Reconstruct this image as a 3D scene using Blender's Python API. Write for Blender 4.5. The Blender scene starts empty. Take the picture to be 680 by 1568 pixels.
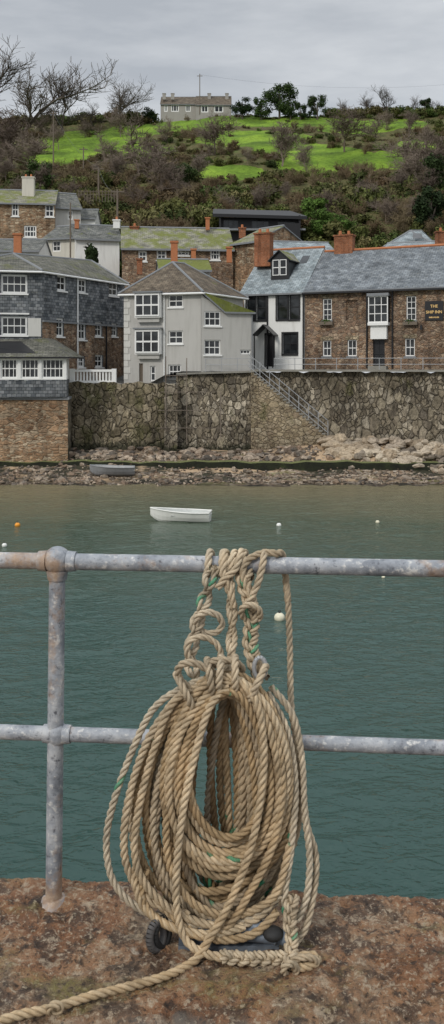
import bpy, math, random
import numpy as np
from mathutils import Vector, Matrix
random.seed(7); rng=np.random.default_rng(7)
F=1400.; CX=340.; HY=560.; CZ=1.74; WZ=-5.26
def XY(px,Y): return (px-CX)/F*Y
def ZY(py,Y): return CZ+(HY-py)/F*Y
def P(px,py,Y): return Vector((XY(px,Y),Y,ZY(py,Y)))
scn=bpy.context.scene
def link(o): scn.collection.objects.link(o); return o
def empty(name,loc=(0,0,0)):
    e=bpy.data.objects.new(name,None); e.location=loc; e.empty_display_size=0.3; link(e); return e
def parent(o,e):
    o.parent=e; o.matrix_parent_inverse=Matrix.Translation(-Vector(e.location))
# ---------- numpy noise
def vnoise(x,y,seed=0):
    x=np.asarray(x,float); y=np.asarray(y,float)
    xi=np.floor(x).astype(np.int64); yi=np.floor(y).astype(np.int64)
    fx=x-xi; fy=y-yi; fx=fx*fx*(3-2*fx); fy=fy*fy*(3-2*fy)
    def h(a,b):
        n=(a*374761393+b*668265263+seed*974711)&0xffffffff
        n=((n^(n>>13))*1274126177)&0xffffffff
        n=n^(n>>16)
        return (n&0xffff)/65535.
    return (h(xi,yi)*(1-fx)+h(xi+1,yi)*fx)*(1-fy)+(h(xi,yi+1)*(1-fx)+h(xi+1,yi+1)*fx)*fy
def fbm(x,y,o=4,seed=0):
    s=0;a=1;t=0
    for i in range(o):
        s=s+a*vnoise(np.asarray(x)*2**i,np.asarray(y)*2**i,seed+i*17); t+=a; a*=.5
    return s/t
# ---------- material helpers
class M:
    def __init__(s,name,rough=.8,spec=.5,metal=0.):
        s.m=bpy.data.materials.new(name); s.m.use_nodes=True; s.nt=s.m.node_tree
        s.b=s.nt.nodes['Principled BSDF']; s.b.inputs['Roughness'].default_value=rough
        s.b.inputs['Metallic'].default_value=metal
        s.b.inputs['Specular IOR Level'].default_value=spec
    def n(s,t,**k):
        x=s.nt.nodes.new(t)
        for a,b in k.items(): setattr(x,a,b)
        return x
    def l(s,a,b): s.nt.links.new(a,b)
    def co(s,kind='Object',scale=(1,1,1),rot=(0,0,0)):
        t=s.n('ShaderNodeTexCoord'); mp=s.n('ShaderNodeMapping'); mp.inputs['Scale'].default_value=scale
        mp.inputs['Rotation'].default_value=rot
        s.l(t.outputs[kind],mp.inputs['Vector']); return mp.outputs[0]
    def noise(s,v,scale,detail=5,rough=.55,dist=0):
        x=s.n('ShaderNodeTexNoise'); x.inputs['Scale'].default_value=scale; x.inputs['Detail'].default_value=detail
        x.inputs['Roughness'].default_value=rough; x.inputs['Distortion'].default_value=dist
        s.l(v,x.inputs['Vector']); return x.outputs['Fac']
    def vor(s,v,scale,feature='F1',out='Color',rand=1.):
        x=s.n('ShaderNodeTexVoronoi',feature=feature); x.inputs['Scale'].default_value=scale
        x.inputs['Randomness'].default_value=rand
        s.l(v,x.inputs['Vector']); return x.outputs[out]
    def ramp(s,fac,stops,interp='LINEAR'):
        x=s.n('ShaderNodeValToRGB'); cr=x.color_ramp; cr.interpolation=interp
        while len(cr.elements)<len(stops): cr.elements.new(.5)
        for e,(p,c) in zip(cr.elements,stops):
            e.position=p
            if not hasattr(c,'__len__'): c=(c,c,c)
            e.color=(*c,1)
        s.l(fac,x.inputs[0]); return x.outputs[0]
    def mix(s,fac,a,b,mode='MIX'):
        x=s.n('ShaderNodeMix',data_type='RGBA',blend_type=mode)
        for i,v in ((0,fac),(6,a),(7,b)):
            if hasattr(v,'is_linked') or hasattr(v,'links'): s.l(v,x.inputs[i])
            elif i==0: x.inputs[0].default_value=v
            else: x.inputs[i].default_value=(*v,1) if hasattr(v,'__len__') else (v,v,v,1)
        return x.outputs[2]
    def math(s,op,a,b=0.,clamp=False):
        x=s.n('ShaderNodeMath',operation=op,use_clamp=clamp)
        for i,v in ((0,a),(1,b)):
            if hasattr(v,'links'): s.l(v,x.inputs[i])
            else: x.inputs[i].default_value=v
        return x.outputs[0]
    def sep(s,v,i):
        x=s.n('ShaderNodeSeparateXYZ'); s.l(v,x.inputs[0]); return x.outputs[i]
    def bump(s,h,strength=.5,dist=.02,prev=None):
        x=s.n('ShaderNodeBump'); x.inputs['Strength'].default_value=strength; x.inputs['Distance'].default_value=dist
        s.l(h,x.inputs['Height'])
        if prev is not None: s.l(prev,x.inputs['Normal'])
        s.l(x.outputs[0],s.b.inputs['Normal']); return x.outputs[0]
    def col(s,v): 
        if hasattr(v,'links'): s.l(v,s.b.inputs['Base Color'])
        else: s.b.inputs['Base Color'].default_value=(*v,1)
        return s
    def rough(s,v): s.l(v,s.b.inputs['Roughness'])
def paint(name,c,rough=.6,var=.12,scale=1.2,grime=(.25,.24,.2)):
    m=M(name,rough,.3); v=m.co()
    f=m.noise(v,scale,6); d=tuple(x*(1-var) for x in c)
    base=m.mix(f,d,c)
    vs=m.co(scale=(3,3,.35)); g=m.ramp(m.noise(vs,1.3,5),[(.50,0),(.75,1)])
    g2=m.math('MULTIPLY',g,.45)
    m.col(m.mix(g2,base,tuple(c[i]*.4+grime[i]*.4 for i in range(3))))
    m.bump(m.noise(v,25,3),.15,.01)
    return m.m
def stone(name,cols,scale=2.6,mortar=(.16,.13,.1),flat=1.6,bd=.05,moss=0.,mw=.06,dark=0.,ratio=1.9,tide=None):
    m=M(name,.9,.25); v=m.co(scale=(1,1,flat))
    wob=m.n('ShaderNodeTexNoise'); wob.inputs['Scale'].default_value=scale*1.1; wob.inputs['Detail'].default_value=4; m.l(v,wob.inputs['Vector'])
    vv=m.n('ShaderNodeMix',data_type='RGBA',blend_type='ADD'); vv.inputs[0].default_value=.6/scale
    m.l(v,vv.inputs[6]); m.l(wob.outputs['Color'],vv.inputs[7]); v2=vv.outputs[2]
    st=[(i/(len(cols)-1),k) for i,k in enumerate(cols)]
    sel=m.ramp(m.noise(v,scale*.32,2),[(.50,0),(.51,1)])
    cA=m.ramp(m.sep(m.vor(v2,scale,rand=1.),0),st); cB=m.ramp(m.sep(m.vor(v2,scale*ratio,rand=1.),1),st)
    base=m.mix(sel,cA,cB)
    eA=m.vor(v2,scale,'DISTANCE_TO_EDGE','Distance'); eB=m.vor(v2,scale*ratio,'DISTANCE_TO_EDGE','Distance')
    n1=m.noise(v,scale*3.5,5,.75); base=m.mix(.9,base,m.ramp(n1,[(.25,.25),(.5,.95),(.75,1.6)]),'MULTIPLY')
    e=m.math('ADD',m.math('MULTIPLY',eA,m.math('SUBTRACT',1.,sel)),m.math('MULTIPLY',eB,sel))
    em=m.ramp(m.math('ADD',e,m.math('MULTIPLY',m.math('SUBTRACT',n1,.5),.1)),[(0,1),(mw,0)])
    base=m.mix(m.math('MULTIPLY',em,.85),base,mortar)
    big=m.ramp(m.noise(m.co(),.35,5,.6),[(.35,.6-dark),(.65,1.25)]); base=m.mix(1.,base,big,'MULTIPLY')
    stk=m.ramp(m.noise(m.co(scale=(1.2,1.2,.15)),1.6,5,.6),[(.48,1.),(.68,.55)]); base=m.mix(1.,base,stk,'MULTIPLY')
    if moss>0:
        g=m.ramp(m.noise(m.co(scale=(1,1,.6)),.8,6,.7),[(.62-moss*.3,0),(.70-moss*.2,1)])
        base=m.mix(m.math('MULTIPLY',g,.7),base,m.mix(n1,(.05,.055,.018),(.17,.16,.065)))
    if tide is not None:
        z=m.math('ADD',m.math('SUBTRACT',m.sep(m.co(),2),tide),m.math('MULTIPLY',m.math('SUBTRACT',n1,.5),1.2))
        base=m.mix(m.ramp(m.math('ADD',m.math('MULTIPLY',z,.5),.5),[(.45,.85),(.62,0)]),base,(.03,.032,.018))
    m.col(base)
    h=m.math('ADD',m.ramp(e,[(0,0),(mw*2.5,1)]),m.math('MULTIPLY',n1,.9))
    m.bump(h,1.,bd); return m.m
def slate(name,c1,c2,moss=0.,mosscol=(.15,.17,.035),w=.35,h=.22,rough=.85):
    m=M(name,rough,.15); uv=m.co('UV')
    b=m.n('ShaderNodeTexBrick'); m.l(uv,b.inputs['Vector'])
    b.inputs['Color1'].default_value=(*c1,1); b.inputs['Color2'].default_value=(*c2,1)
    b.inputs['Mortar'].default_value=(*(x*.35 for x in c1),1); b.inputs['Scale'].default_value=1
    b.inputs['Brick Width'].default_value=w; b.inputs['Row Height'].default_value=h
    b.inputs['Mortar Size'].default_value=.012; b.inputs['Bias'].default_value=0.
    v=m.co(); n=m.noise(v,1.4,6,.7)
    base=m.mix(1.,b.outputs[0],m.ramp(n,[(.3,.5),(.7,1.5)]),'MULTIPLY')
    lich=m.ramp(m.noise(v,4,5,.7),[(.58,0),(.7,1)]); base=m.mix(m.math('MULTIPLY',lich,.35),base,(.38,.38,.31))
    if moss>0:
        g=m.ramp(m.noise(v,.8,6,.7),[(.72-moss*.4,0),(.82-moss*.35,1)])
        base=m.mix(m.math('MULTIPLY',g,.85),base,m.mix(m.noise(v,6,3),tuple(x*.5 for x in mosscol),tuple(x*1.4 for x in mosscol)))
    m.col(base)
    m.bump(m.math('ADD',b.outputs['Fac'],m.math('MULTIPLY',n,-.6)),-.4,.02); return m.m
def plain(name,c,rough=.5,metal=0.,var=.25,scale=8,bump=.0):
    m=M(name,rough,.4,metal); v=m.co(); f=m.noise(v,scale,4)
    m.col(m.mix(f,tuple(x*(1-var) for x in c),tuple(min(1,x*(1+var)) for x in c)))
    if bump: m.bump(f,bump,.02)
    return m.m
white=paint('white_render',(.80,.80,.77),var=.1); cream=paint('cream_render',(.62,.59,.51))
greyr=paint('grey_render',(.50,.49,.46),var=.12); quoin=paint('quoin_white',(.64,.63,.59)); dullr=paint('hill_render',(.36,.34,.31))
wframe=plain('white_frame_paint',(.8,.8,.78),.4,var=.06); kframe=plain('black_frame_paint',(.018,.018,.02),.35)
def glassm(name,lo,hi):
    m=M(name,.06,.5); v=m.co(); m.col(m.ramp(m.noise(v,1.1,2),[(.4,lo),(.65,hi)])); m.bump(m.noise(v,2.5,2),.12,.02); return m.m
glass=glassm('window_glass',(.008,.010,.012),(.045,.05,.055))
st_inn=stone('granite_brown',[(.14,.085,.055),(.35,.225,.14),(.24,.16,.11),(.48,.36,.25),(.18,.13,.10),(.32,.21,.14)],2.9,(.29,.24,.18),1.5,ratio=1.5)
st_old=stone('rubble_stone',[(.20,.115,.065),(.46,.30,.18),(.32,.21,.13),(.58,.47,.33)],1.9,(.33,.27,.19),1.9,ratio=1.6)
st_sea=stone('sea_wall_stone',[(.15,.125,.09),(.36,.31,.225),(.24,.20,.145),(.50,.44,.34),(.13,.11,.085),(.31,.26,.185)],2.0,(.085,.07,.052),.66,bd=.12,moss=.08,mw=.04,dark=.1,ratio=1.8,tide=-3.6)
st_seal=stone('sea_wall_mossy',[(.12,.10,.065),(.30,.25,.17),(.18,.15,.1),(.42,.36,.26)],2.0,(.05,.042,.03),.75,bd=.12,moss=.36,mw=.045,dark=.18,ratio=1.7,tide=-3.4)
st_sea2=stone('stair_wall_stone',[(.28,.22,.14),(.44,.36,.24),(.32,.25,.17),(.52,.44,.31)],2.3,(.19,.15,.1),1.5,bd=.08,moss=.05,mw=.04,ratio=1.5)
brick=stone('chimney_brick',[(.30,.11,.05),(.44,.18,.09),(.36,.15,.08)],5,(.28,.2,.14),2.2,bd=.02)
sl_dark=slate('slate_roof_dark',(.10,.105,.10),(.18,.18,.165),moss=.35)
sl_left=slate('slate_roof_olive',(.10,.10,.085),(.17,.165,.14),moss=.5,mosscol=(.12,.125,.055))
sl_brown=slate('slate_roof_brown',(.105,.085,.065),(.165,.135,.10),moss=.2)
sl_blue=slate('slate_roof_blue',(.20,.235,.25),(.31,.35,.365),moss=.1)
sl_inn=slate('slate_roof_inn',(.13,.145,.16),(.22,.24,.255),moss=.1)
sl_moss=slate('slate_roof_mossy',(.19,.185,.15),(.28,.27,.21),moss=.7)
sl_moss2=slate('slate_roof_moss_green',(.13,.14,.08),(.2,.2,.12),moss=.95)
sl_wall=slate('slate_hung_wall',(.08,.09,.10),(.24,.25,.26),w=.3,h=.2)
terr=plain('terracotta',(.42,.16,.07),.8); lead=plain('lead_grey',(.2,.21,.22),.6)
conc=M('concrete',.9,.3); _v=conc.co(); conc.col(conc.mix(conc.noise(_v,1.5,8,.7),(.14,.13,.11),(.36,.35,.31))); conc.bump(conc.noise(_v,9,6),.5,.03); conc=conc.m
darkconc=M('weedy_concrete',.8,.3); _v=darkconc.co(); darkconc.col(darkconc.ramp(darkconc.noise(_v,1.5,8,.7),[(.35,(.008,.008,.006)),(.6,(.02,.024,.01)),(.75,(.05,.07,.015))])); darkconc.bump(darkconc.noise(_v,9,6),.6,.05); darkconc=darkconc.m
weed=plain('weed_top',(.13,.14,.05),.8,var=.5,scale=3)
blackclad=plain('black_cladding',(.012,.012,.014),.5); steel=plain('galvanised_thin',(.36,.37,.38),.5,.2)
wood=plain('weathered_wood',(.16,.13,.10),.85); rustp=plain('rusty_pole',(.19,.155,.125),.8,var=.4,scale=2)
# ---------- mesh builder
class MB:
    def __init__(s): s.v=[];s.f=[];s.uv=[];s.m=[];s.mats=[]
    def mi(s,mat):
        if mat not in s.mats: s.mats.append(mat)
        return s.mats.index(mat)
    def face(s,pts,mat,flip=False):
        pts=[Vector(p) for p in pts]
        if flip: pts=pts[::-1]
        n=Vector((0,0,0))
        for i in range(len(pts)):
            a=pts[i];b=pts[(i+1)%len(pts)]; n+=Vector(((a.y-b.y)*(a.z+b.z),(a.z-b.z)*(a.x+b.x),(a.x-b.x)*(a.y+b.y)))
        if n.length<1e-12: return
        n.normalize(); u=Vector((0,0,1)).cross(n)
        if u.length<.05: u=Vector((1,0,0))
        u.normalize(); w=n.cross(u)
        k=len(s.v); s.v+= [tuple(p) for p in pts]; s.f.append(list(range(k,k+len(pts)))); s.m.append(s.mi(mat))
        s.uv+=[(p.dot(u),p.dot(w)) for p in pts]
    def box(s,o,a,b,c,mat):
        o,a,b,c=map(Vector,(o,a,b,c))
        q=[o,o+a,o+a+b,o+b]; t=[x+c for x in q]
        fl=a.cross(b).dot(c)<0
        s.face(q[::-1],mat,fl); s.face(t,mat,fl)
        for i in range(4): s.face([q[i],q[(i+1)%4],t[(i+1)%4],t[i]],mat,fl)
    def cbox(s,c,sx,sy,sz,mat,ax=(1,0)):
        a=Vector((ax[0],ax[1],0)).normalized(); b=Vector((-a.y,a.x,0)); c=Vector(c)
        s.box(c-a*sx/2-b*sy/2,a*sx,b*sy,(0,0,sz),mat)
    def slab(s,pts,th,mat,mat2=None):
        pts=[Vector(p) for p in pts]; lo=[p-Vector((0,0,th)) for p in pts]
        s.face(pts,mat); s.face(lo[::-1],mat2 or mat)
        n=len(pts)
        for i in range(n): s.face([pts[(i+1)%n],pts[i],lo[i],lo[(i+1)%n]],mat2 or mat)
    def tube(s,p0,p1,r0,r1,mat,n=8,cap=True):
        p0=Vector(p0);p1=Vector(p1); d=(p1-p0).normalized()
        a=d.cross(Vector((0,0,1)) if abs(d.z)<.9 else Vector((1,0,0))).normalized(); b=d.cross(a)
        k=len(s.v); mi=s.mi(mat)
        for j,(p,r) in enumerate(((p0,r0),(p1,r1))):
            for i in range(n):
                t=2*math.pi*i/n; s.v.append(tuple(p+a*math.cos(t)*r+b*math.sin(t)*r))
        for i in range(n):
            j=(i+1)%n; s.f.append([k+i,k+n+i,k+n+j,k+j][::-1]); s.m.append(mi)
            s.uv+=[(0,0)]*4
        if cap:
            s.f.append([k+i for i in range(n)][::-1]); s.m.append(mi); s.uv+=[(0,0)]*n
            s.f.append([k+n+i for i in range(n)]); s.m.append(mi); s.uv+=[(0,0)]*n
    def sphere(s,c,r,mat,n=16,m=10,sc=(1,1,1)):
        k=len(s.v); mi=s.mi(mat); c=Vector(c)
        for i in range(m+1):
            ph=math.pi*i/m
            for j in range(n):
                t=2*math.pi*j/n; s.v.append((c.x+r*sc[0]*math.sin(ph)*math.cos(t),c.y+r*sc[1]*math.sin(ph)*math.sin(t),c.z+r*sc[2]*math.cos(ph)))
        for i in range(m):
            for j in range(n):
                j2=(j+1)%n; s.f.append([k+i*n+j,k+(i+1)*n+j,k+(i+1)*n+j2,k+i*n+j2]); s.m.append(mi); s.uv+=[(0,0)]*4
    def obj(s,name,par=None,smooth=False):
        me=bpy.data.meshes.new(name); me.from_pydata(s.v,[],s.f)
        for m in s.mats: me.materials.append(m)
        me.polygons.foreach_set('material_index',s.m)
        ul=me.uv_layers.new(name='UVMap'); ul.data.foreach_set('uv',np.array(s.uv,float).ravel())
        if smooth:
            me.polygons.foreach_set('use_smooth',[True]*len(s.f))
        me.update()
        o=bpy.data.objects.new(name,me); link(o)
        if smooth:
            try: me.set_sharp_from_angle(angle=math.radians(50))
            except Exception: pass
        if par: parent(o,par)
        return o
class House:
    def __init__(s,name,loc): s.name=name; s.p={}; s.loc=loc
    def part(s,n):
        if n not in s.p: s.p[n]=MB()
        return s.p[n]
    def finish(s):
        e=empty(s.name,s.loc)
        for k,b in s.p.items():
            if b.f: b.obj(k,e)
        return e
class Fac:
    def __init__(s,h,A,B,z0,z1):
        s.h=h; s.A=Vector(A); s.B=Vector(B); s.L=(s.B-s.A).length; s.d=(s.B-s.A)/s.L
        n=Vector((s.d.y,-s.d.x)); mid=(s.A+s.B)/2
        if n.dot(-mid)<0: n=-n
        s.n=n; s.z0=z0; s.z1=z1; s.holes=[]
    def uz(s,px,py):
        a=(px-CX)/F; dx,dy=s.B-s.A
        t=(a*s.A.y-s.A.x)/(dx-a*dy); Y=s.A.y+t*dy
        return t*s.L, ZY(py,Y)
    def pt(s,u,z,off=0.):
        q=s.A+s.d*u+s.n*off; return Vector((q.x,q.y,z))
    def boxl(s,part,u0,u1,z0,z1,o0,o1,mat):
        D=Vector((s.d.x,s.d.y,0)); N=Vector((s.n.x,s.n.y,0))
        s.h.part(part).box(s.pt(u0,z0,o0),D*(u1-u0),N*(o1-o0),(0,0,z1-z0),mat)
    def winuz(s,u0,u1,z0,z1,nx=2,nz=2,fr=None,sill=None,surround=None,fw=.08,bw=.04,hole=True,base=-.15,gm=None):
        fr=fr or wframe
        if u0>u1: u0,u1=u1,u0
        if hole:
            u0=max(u0,.02);u1=min(u1,s.L-.02)
            if u1-u0<.1: return
            s.holes.append((u0,u1,z0,z1))
        b=base
        s.h.part('window_glass').face([s.pt(u0,z0,b),s.pt(u1,z0,b),s.pt(u1,z1,b),s.pt(u0,z1,b)],gm or glass)
        f='window_frames'
        s.boxl(f,u0,u0+fw,z0,z1,b+.004,b+.06,fr); s.boxl(f,u1-fw,u1,z0,z1,b+.004,b+.06,fr)
        s.boxl(f,u0+fw,u1-fw,z0,z0+fw,b+.004,b+.06,fr); s.boxl(f,u0+fw,u1-fw,z1-fw,z1,b+.004,b+.06,fr)
        for i in range(1,nx):
            u=u0+(u1-u0)*i/nx; s.boxl(f,u-bw/2,u+bw/2,z0+fw,z1-fw,b+.004,b+.04,fr)
        for i in range(1,nz):
            z=z0+(z1-z0)*i/nz; k=1.6 if i*2==nz else 1; s.boxl(f,u0+fw,u1-fw,z-bw*k/2,z+bw*k/2,b+.006,b+.045,fr)
        if sill: s.boxl('window_sills',u0-.08,u1+.08,z0-.1,z0-.002,-.1,.08,sill)
        if surround:
            w=.1
            s.boxl('window_sills',u0-w,u0,z0,z1+w,.002,.03,surround); s.boxl('window_sills',u1,u1+w,z0,z1+w,.002,.03,surround)
            s.boxl('window_sills',u0,u1,z1,z1+w,.002,.03,surround)
    def win(s,px0,py0,px1,py1,*a,**k):
        u0,z1=s.uz(px0,py0); u1,z0=s.uz(px1,py1); zb=s.uz(px0,py1)[1]; zt=s.uz(px1,py0)[1]
        s.winuz(u0,u1,(z0+zb)/2,(z1+zt)/2,*a,**k); return (u0,u1,(z0+zb)/2,(z1+zt)/2)
    def build(s,mat,bands=None,part='walls',rev=None):
        w=s.h.part(part); us=sorted({0,s.L}|{x for h in s.holes for x in h[:2]}); zs={s.z0,s.z1}|{min(max(x,s.z0),s.z1) for h in s.holes for x in h[2:]}
        if bands: zs|={b for b,_ in bands if s.z0<b<s.z1}
        zs=sorted(zs)
        for i in range(len(us)-1):
            for j in range(len(zs)-1):
                uc=(us[i]+us[i+1])/2; zc=(zs[j]+zs[j+1])/2
                if any(h[0]<uc<h[1] and h[2]<zc<h[3] for h in s.holes): continue
                m=mat
                if bands:
                    for b,bm in bands:
                        if zc<b: m=bm;break
                w.face([s.pt(us[i],zs[j]),s.pt(us[i+1],zs[j]),s.pt(us[i+1],zs[j+1]),s.pt(us[i],zs[j+1])],m)
        for u0,u1,z0,z1 in s.holes:
            for a,b in (((u0,z0),(u1,z0)),((u1,z0),(u1,z1)),((u1,z1),(u0,z1)),((u0,z1),(u0,z0))):
                w.face([s.pt(*a),s.pt(*b),s.pt(*b,-.18),s.pt(*a,-.18)],rev or mat)
def chimney(h,px0,px1,pt,pb,Y,mat,pots=2,dep=.7,ax=(1,0),cap=True,pm=None):
    x0,x1=XY(px0,Y),XY(px1,Y); zt=ZY(pt,Y); zb=ZY(pb,Y); b=h.part('chimney')
    hh=zt-zb; w=x1-x0; cx=(x0+x1)/2; ph=.35 if pots else 0
    b.cbox((cx,Y,zb),w,dep,hh-ph,mat,ax)
    if cap:
        b.cbox((cx,Y,zt-ph),w+.14,dep+.14,.12,mat,ax)
    for i in range(pots):
        x=cx+(i-(pots-1)/2)*w/max(pots,1)*.9
        b.tube((x,Y,zt-ph+.1),(x,Y,zt+.08),.13,.1,pm or terr,8)
def gable(h,A,B,dep,z0,ze,zr,wall,roof,wins=(),over=.25,bands=None,th=.1,ridge=None,gx=.12,**kw):
    f=Fac(h,A,B,z0,ze)
    for w in wins:
        k=dict(kw); k.update(w[6] if len(w)>6 else {}); f.win(*w[:6],**k)
    f.build(wall,bands)
    n=f.n; bk=-n*dep; A2=f.A+bk; B2=f.B+bk; mA=f.A+bk/2; mB=f.B+bk/2
    V=lambda p,z:Vector((p.x,p.y,z)); W=h.part('walls')
    W.face([V(A2,z0),V(f.A,z0),V(f.A,ze),V(mA,zr),V(A2,ze)],wall)
    W.face([V(f.B,z0),V(B2,z0),V(B2,ze),V(mB,zr),V(f.B,ze)],wall)
    W.face([V(B2,z0),V(A2,z0),V(A2,ze),V(B2,ze)],wall)
    d=f.d*gx; sl=(zr-ze)/(dep/2); o=n*over; R=h.part('roof')
    up=.08
    e0=V(f.A-d+o,ze-sl*over+up); e1=V(f.B+d+o,ze-sl*over+up); r0=V(mA-d,zr+up); r1=V(mB+d,zr+up)
    b0=V(A2-d-o,ze-sl*over+up); b1=V(B2+d-o,ze-sl*over+up)
    R.slab([e0,e1,r1,r0],th,roof,lead); R.slab([b1,b0,r0,r1],th,roof,lead)
    R.tube(r0+Vector((0,0,.0)),r1+Vector((0,0,.0)),.11,.11,ridge or lead,6)
    f.boxl('gutter',-.1,f.L+.1,ze-sl*over-.1,ze-sl*over+.0,over,over+.1,ridge and kframe or lead)
    return f
def hip(h,E,R0,R1,roof,over=.25,th=.1):
    E=[Vector(e) for e in E]; c=sum(E,Vector())/4
    E=[e+(e-c).normalized()*over*1.4 for e in E]; R=h.part('roof'); R0=Vector(R0);R1=Vector(R1)
    for t in ([E[0],E[1],R0],[E[1],E[2],R1,R0],[E[2],E[3],R1],[E[3],E[0],R0,R1]): R.slab(t,th,roof,lead)
    for a,b in ((E[0],R0),(E[1],R0),(E[2],R1),(E[3],R1),(R0,R1)): R.tube(a,b,.09,.09,lead,6)
    for i in range(4): R.tube(E[i]-Vector((0,0,.1)),E[(i+1)%4]-Vector((0,0,.1)),.07,.07,wframe,6)
def pp(px,Y): return (XY(px,Y),Y)
V=lambda p,z:Vector((p.x,p.y,z))
# ================= PUB
h=House('stone_pub_building',(10,64,1.6))
A=pp(467,65.6); dv=Vector((math.cos(math.radians(25)),-math.sin(math.radians(25)))); B=Vector(A)+dv*14.5
wl=[(494,457,508,490,2,4),(622,453,637,490,2,4),(494,521,507,545,2,2),(532,520,546,545,2,2),(620,518,635,545,2,2)]
f=Fac(h,A,B,1.4,7.15)
for w in wl: f.win(*w,sill=lead,fw=.07,bw=.035)
f.win(530,459,548,490,1,1,gm=st_inn,fr=st_inn)
f.win(571,520,589,562,2,2,fr=kframe,gm=kframe)
f.winuz(f.L-3.3,f.L-2.5,4.7,6.3,2,4,sill=lead); f.winuz(f.L-3.3,f.L-2.5,2.3,3.4,2,2,sill=lead)
f.build(st_inn)
n=f.n; dep=9.0; bk=-n*dep; W=h.part('walls')
ze,zr=7.15,10.35
mA=f.A+bk/2; mB=f.B+bk/2
W.face([V(f.A+bk,1.4),V(f.A,1.4),V(f.A,ze),V(mA,zr),V(f.A+bk,ze)],st_inn)
W.face([V(f.B,1.4),V(f.B+bk,1.4),V(f.B+bk,ze),V(mB,zr),V(f.B,ze)],st_inn)
R=h.part('roof'); o=n*.3; d=f.d*.05
R.slab([V(f.A-d+o,ze-.1),V(f.B+o,ze-.1),V(mB,zr+.08),V(mA-d,zr+.08)],.12,sl_inn,lead)
R.slab([V(f.B+bk-o,ze-.1),V(f.A+bk-o,ze-.1),V(mA,zr+.08),V(mB,zr+.08)],.12,sl_inn,lead)
R.tube(V(mA,zr+.1),V(mB,zr+.1),.12,.12,terr,6)
f.boxl('gutter',-.1,f.L,ze-.3,ze-.18,.3,.42,kframe)
for (a,b,c,e,_,_) in wl:
    u0,z1=f.uz(a,b); u1,_z=f.uz(c,b); f.boxl('lintels',u0-.15,u1+.15,z1+.01,z1+.28,.003,.03,st_sea2)
u0,zt=f.uz(566,452); u1,zb=f.uz(597,498); zl=f.uz(580,519)[1]
f.boxl('oriel_bay',u0,u1,zb,zb+.2,.0,.55,wframe); f.boxl('oriel_bay',u0-.05,u1+.05,zt-.1,zt+.1,.0,.6,lead)
f.boxl('oriel_bay',u0,u1,zb+.2,zt-.1,.0,.4,kframe)
f.winuz(u0+.02,u1-.02,zb+.2,zt-.1,3,3,hole=False,base=.42,fw=.07,bw=.05)
f.boxl('oriel_bay',u0+.15,u1-.15,zl,zb-.003,.0,.35,wframe)
for px in (562,601): 
    u=f.uz(px,500)[0]; h.part('gutter').tube(f.pt(u,1.6,.08),f.pt(u,6.95,.08),.06,.06,kframe,6)
for (a,b,c,e) in ((490,490,511,495),(618,490,640,495)):
    q0,z1=f.uz(a,b);q1,z0=f.uz(c,e); f.boxl('flower_box',q0,q1,z0-.1,z1-.12,.09,.3,wood)
f.boxl('steps',f.uz(566,560)[0],f.uz(594,560)[0],1.4,1.75,.0,.5,conc)
u,z=f.uz(646,505); f.boxl('wall_lamp',u-.08,u+.08,z,z+.3,.15,.3,kframe); f.boxl('wall_lamp',u-.02,u+.02,z+.3,z+.34,.0,.3,kframe)
h.finish()
se=empty('pub_sign',f.pt(f.uz(665,475)[0],5.4,.1)); sb=MB(); 
u0,z1=f.uz(651,461);u1,z0=f.uz(679,490)
D=Vector((f.d.x,f.d.y,0));N=Vector((f.n.x,f.n.y,0))
sb.box(f.pt(u0,z0,.02),D*(u1-u0),N*.06,(0,0,z1-z0),kframe)
sb.obj('sign_board',se)
gold=plain('gold_lettering',(.75,.5,.2),.5)
for txt,zz,sz in (('THE',.70,.27),('SHIP INN',.40,.27),('FREE HOUSE',.16,.12)):
    c=bpy.data.curves.new('lettering','FONT'); c.body=txt; c.size=sz; c.align_x='CENTER'; c.extrude=.008; c.offset=.006; c.materials.append(gold)
    t=bpy.data.objects.new('lettering',c); link(t); t.location=f.pt((u0+u1)/2,z0+(z1-z0)*zz-.05,.095)
    t.rotation_euler=(math.pi/2,0,math.atan2(f.d.y,f.d.x)); 
    t.parent=se; t.matrix_parent_inverse=Matrix.Translation(-Vector(se.location))
inn_fac=f
# ================= WHITE COTTAGE
h=House('white_cottage',(5,66,1.6))
Bv=Vector(pp(466.3,65.65)); A=Bv-dv*4.75
f=Fac(h,A,Bv,1.4,7.1); f.n=n
for w in [(378,452,391,490,1,2),(393,452,407,490,1,2),(424,450,440,489,1,2),(443,450,458,489,1,2),(433,510,455,542,2,2)]:
    f.win(*w,fr=kframe,surround=kframe,sill=kframe,fw=.06)
f.win(407,512,419,561,1,1,fr=kframe,gm=kframe,surround=kframe)
f.build(white)
for px in (411,466): 
    u=f.uz(px,450)[0]; f.boxl('pilasters',u-.12,u+.0,1.5,7.0,.003,.06,kframe)
f.boxl('pilasters',0,f.L,6.85,7.1,.003,.1,kframe)
pu0,pz=f.uz(396,513); pu1,_=f.uz(424,513); pa=f.uz(410,497)[1]; pr=h.part('porch')
for u in (pu0,pu1): pr.tube(f.pt(u,1.6,.8),f.pt(u,pz,.8),.05,.05,kframe,6)
um=(pu0+pu1)/2
pr.slab([f.pt(pu0-.1,pz,.95),f.pt(um,pa,.95),f.pt(um,pa,0),f.pt(pu0-.1,pz,0)],.08,kframe)
pr.slab([f.pt(um,pa,.95),f.pt(pu1+.1,pz,.95),f.pt(pu1+.1,pz,0),f.pt(um,pa,0)],.08,kframe)
bk=-f.n*9; mA=f.A+bk/2;mB=f.B+bk/2; ze,zr=7.1,10.7; W=h.part('walls')
W.face([V(f.A+bk,1.4),V(f.A,1.4),V(f.A,ze),V(mA,zr),V(f.A+bk,ze)],white)
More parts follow.
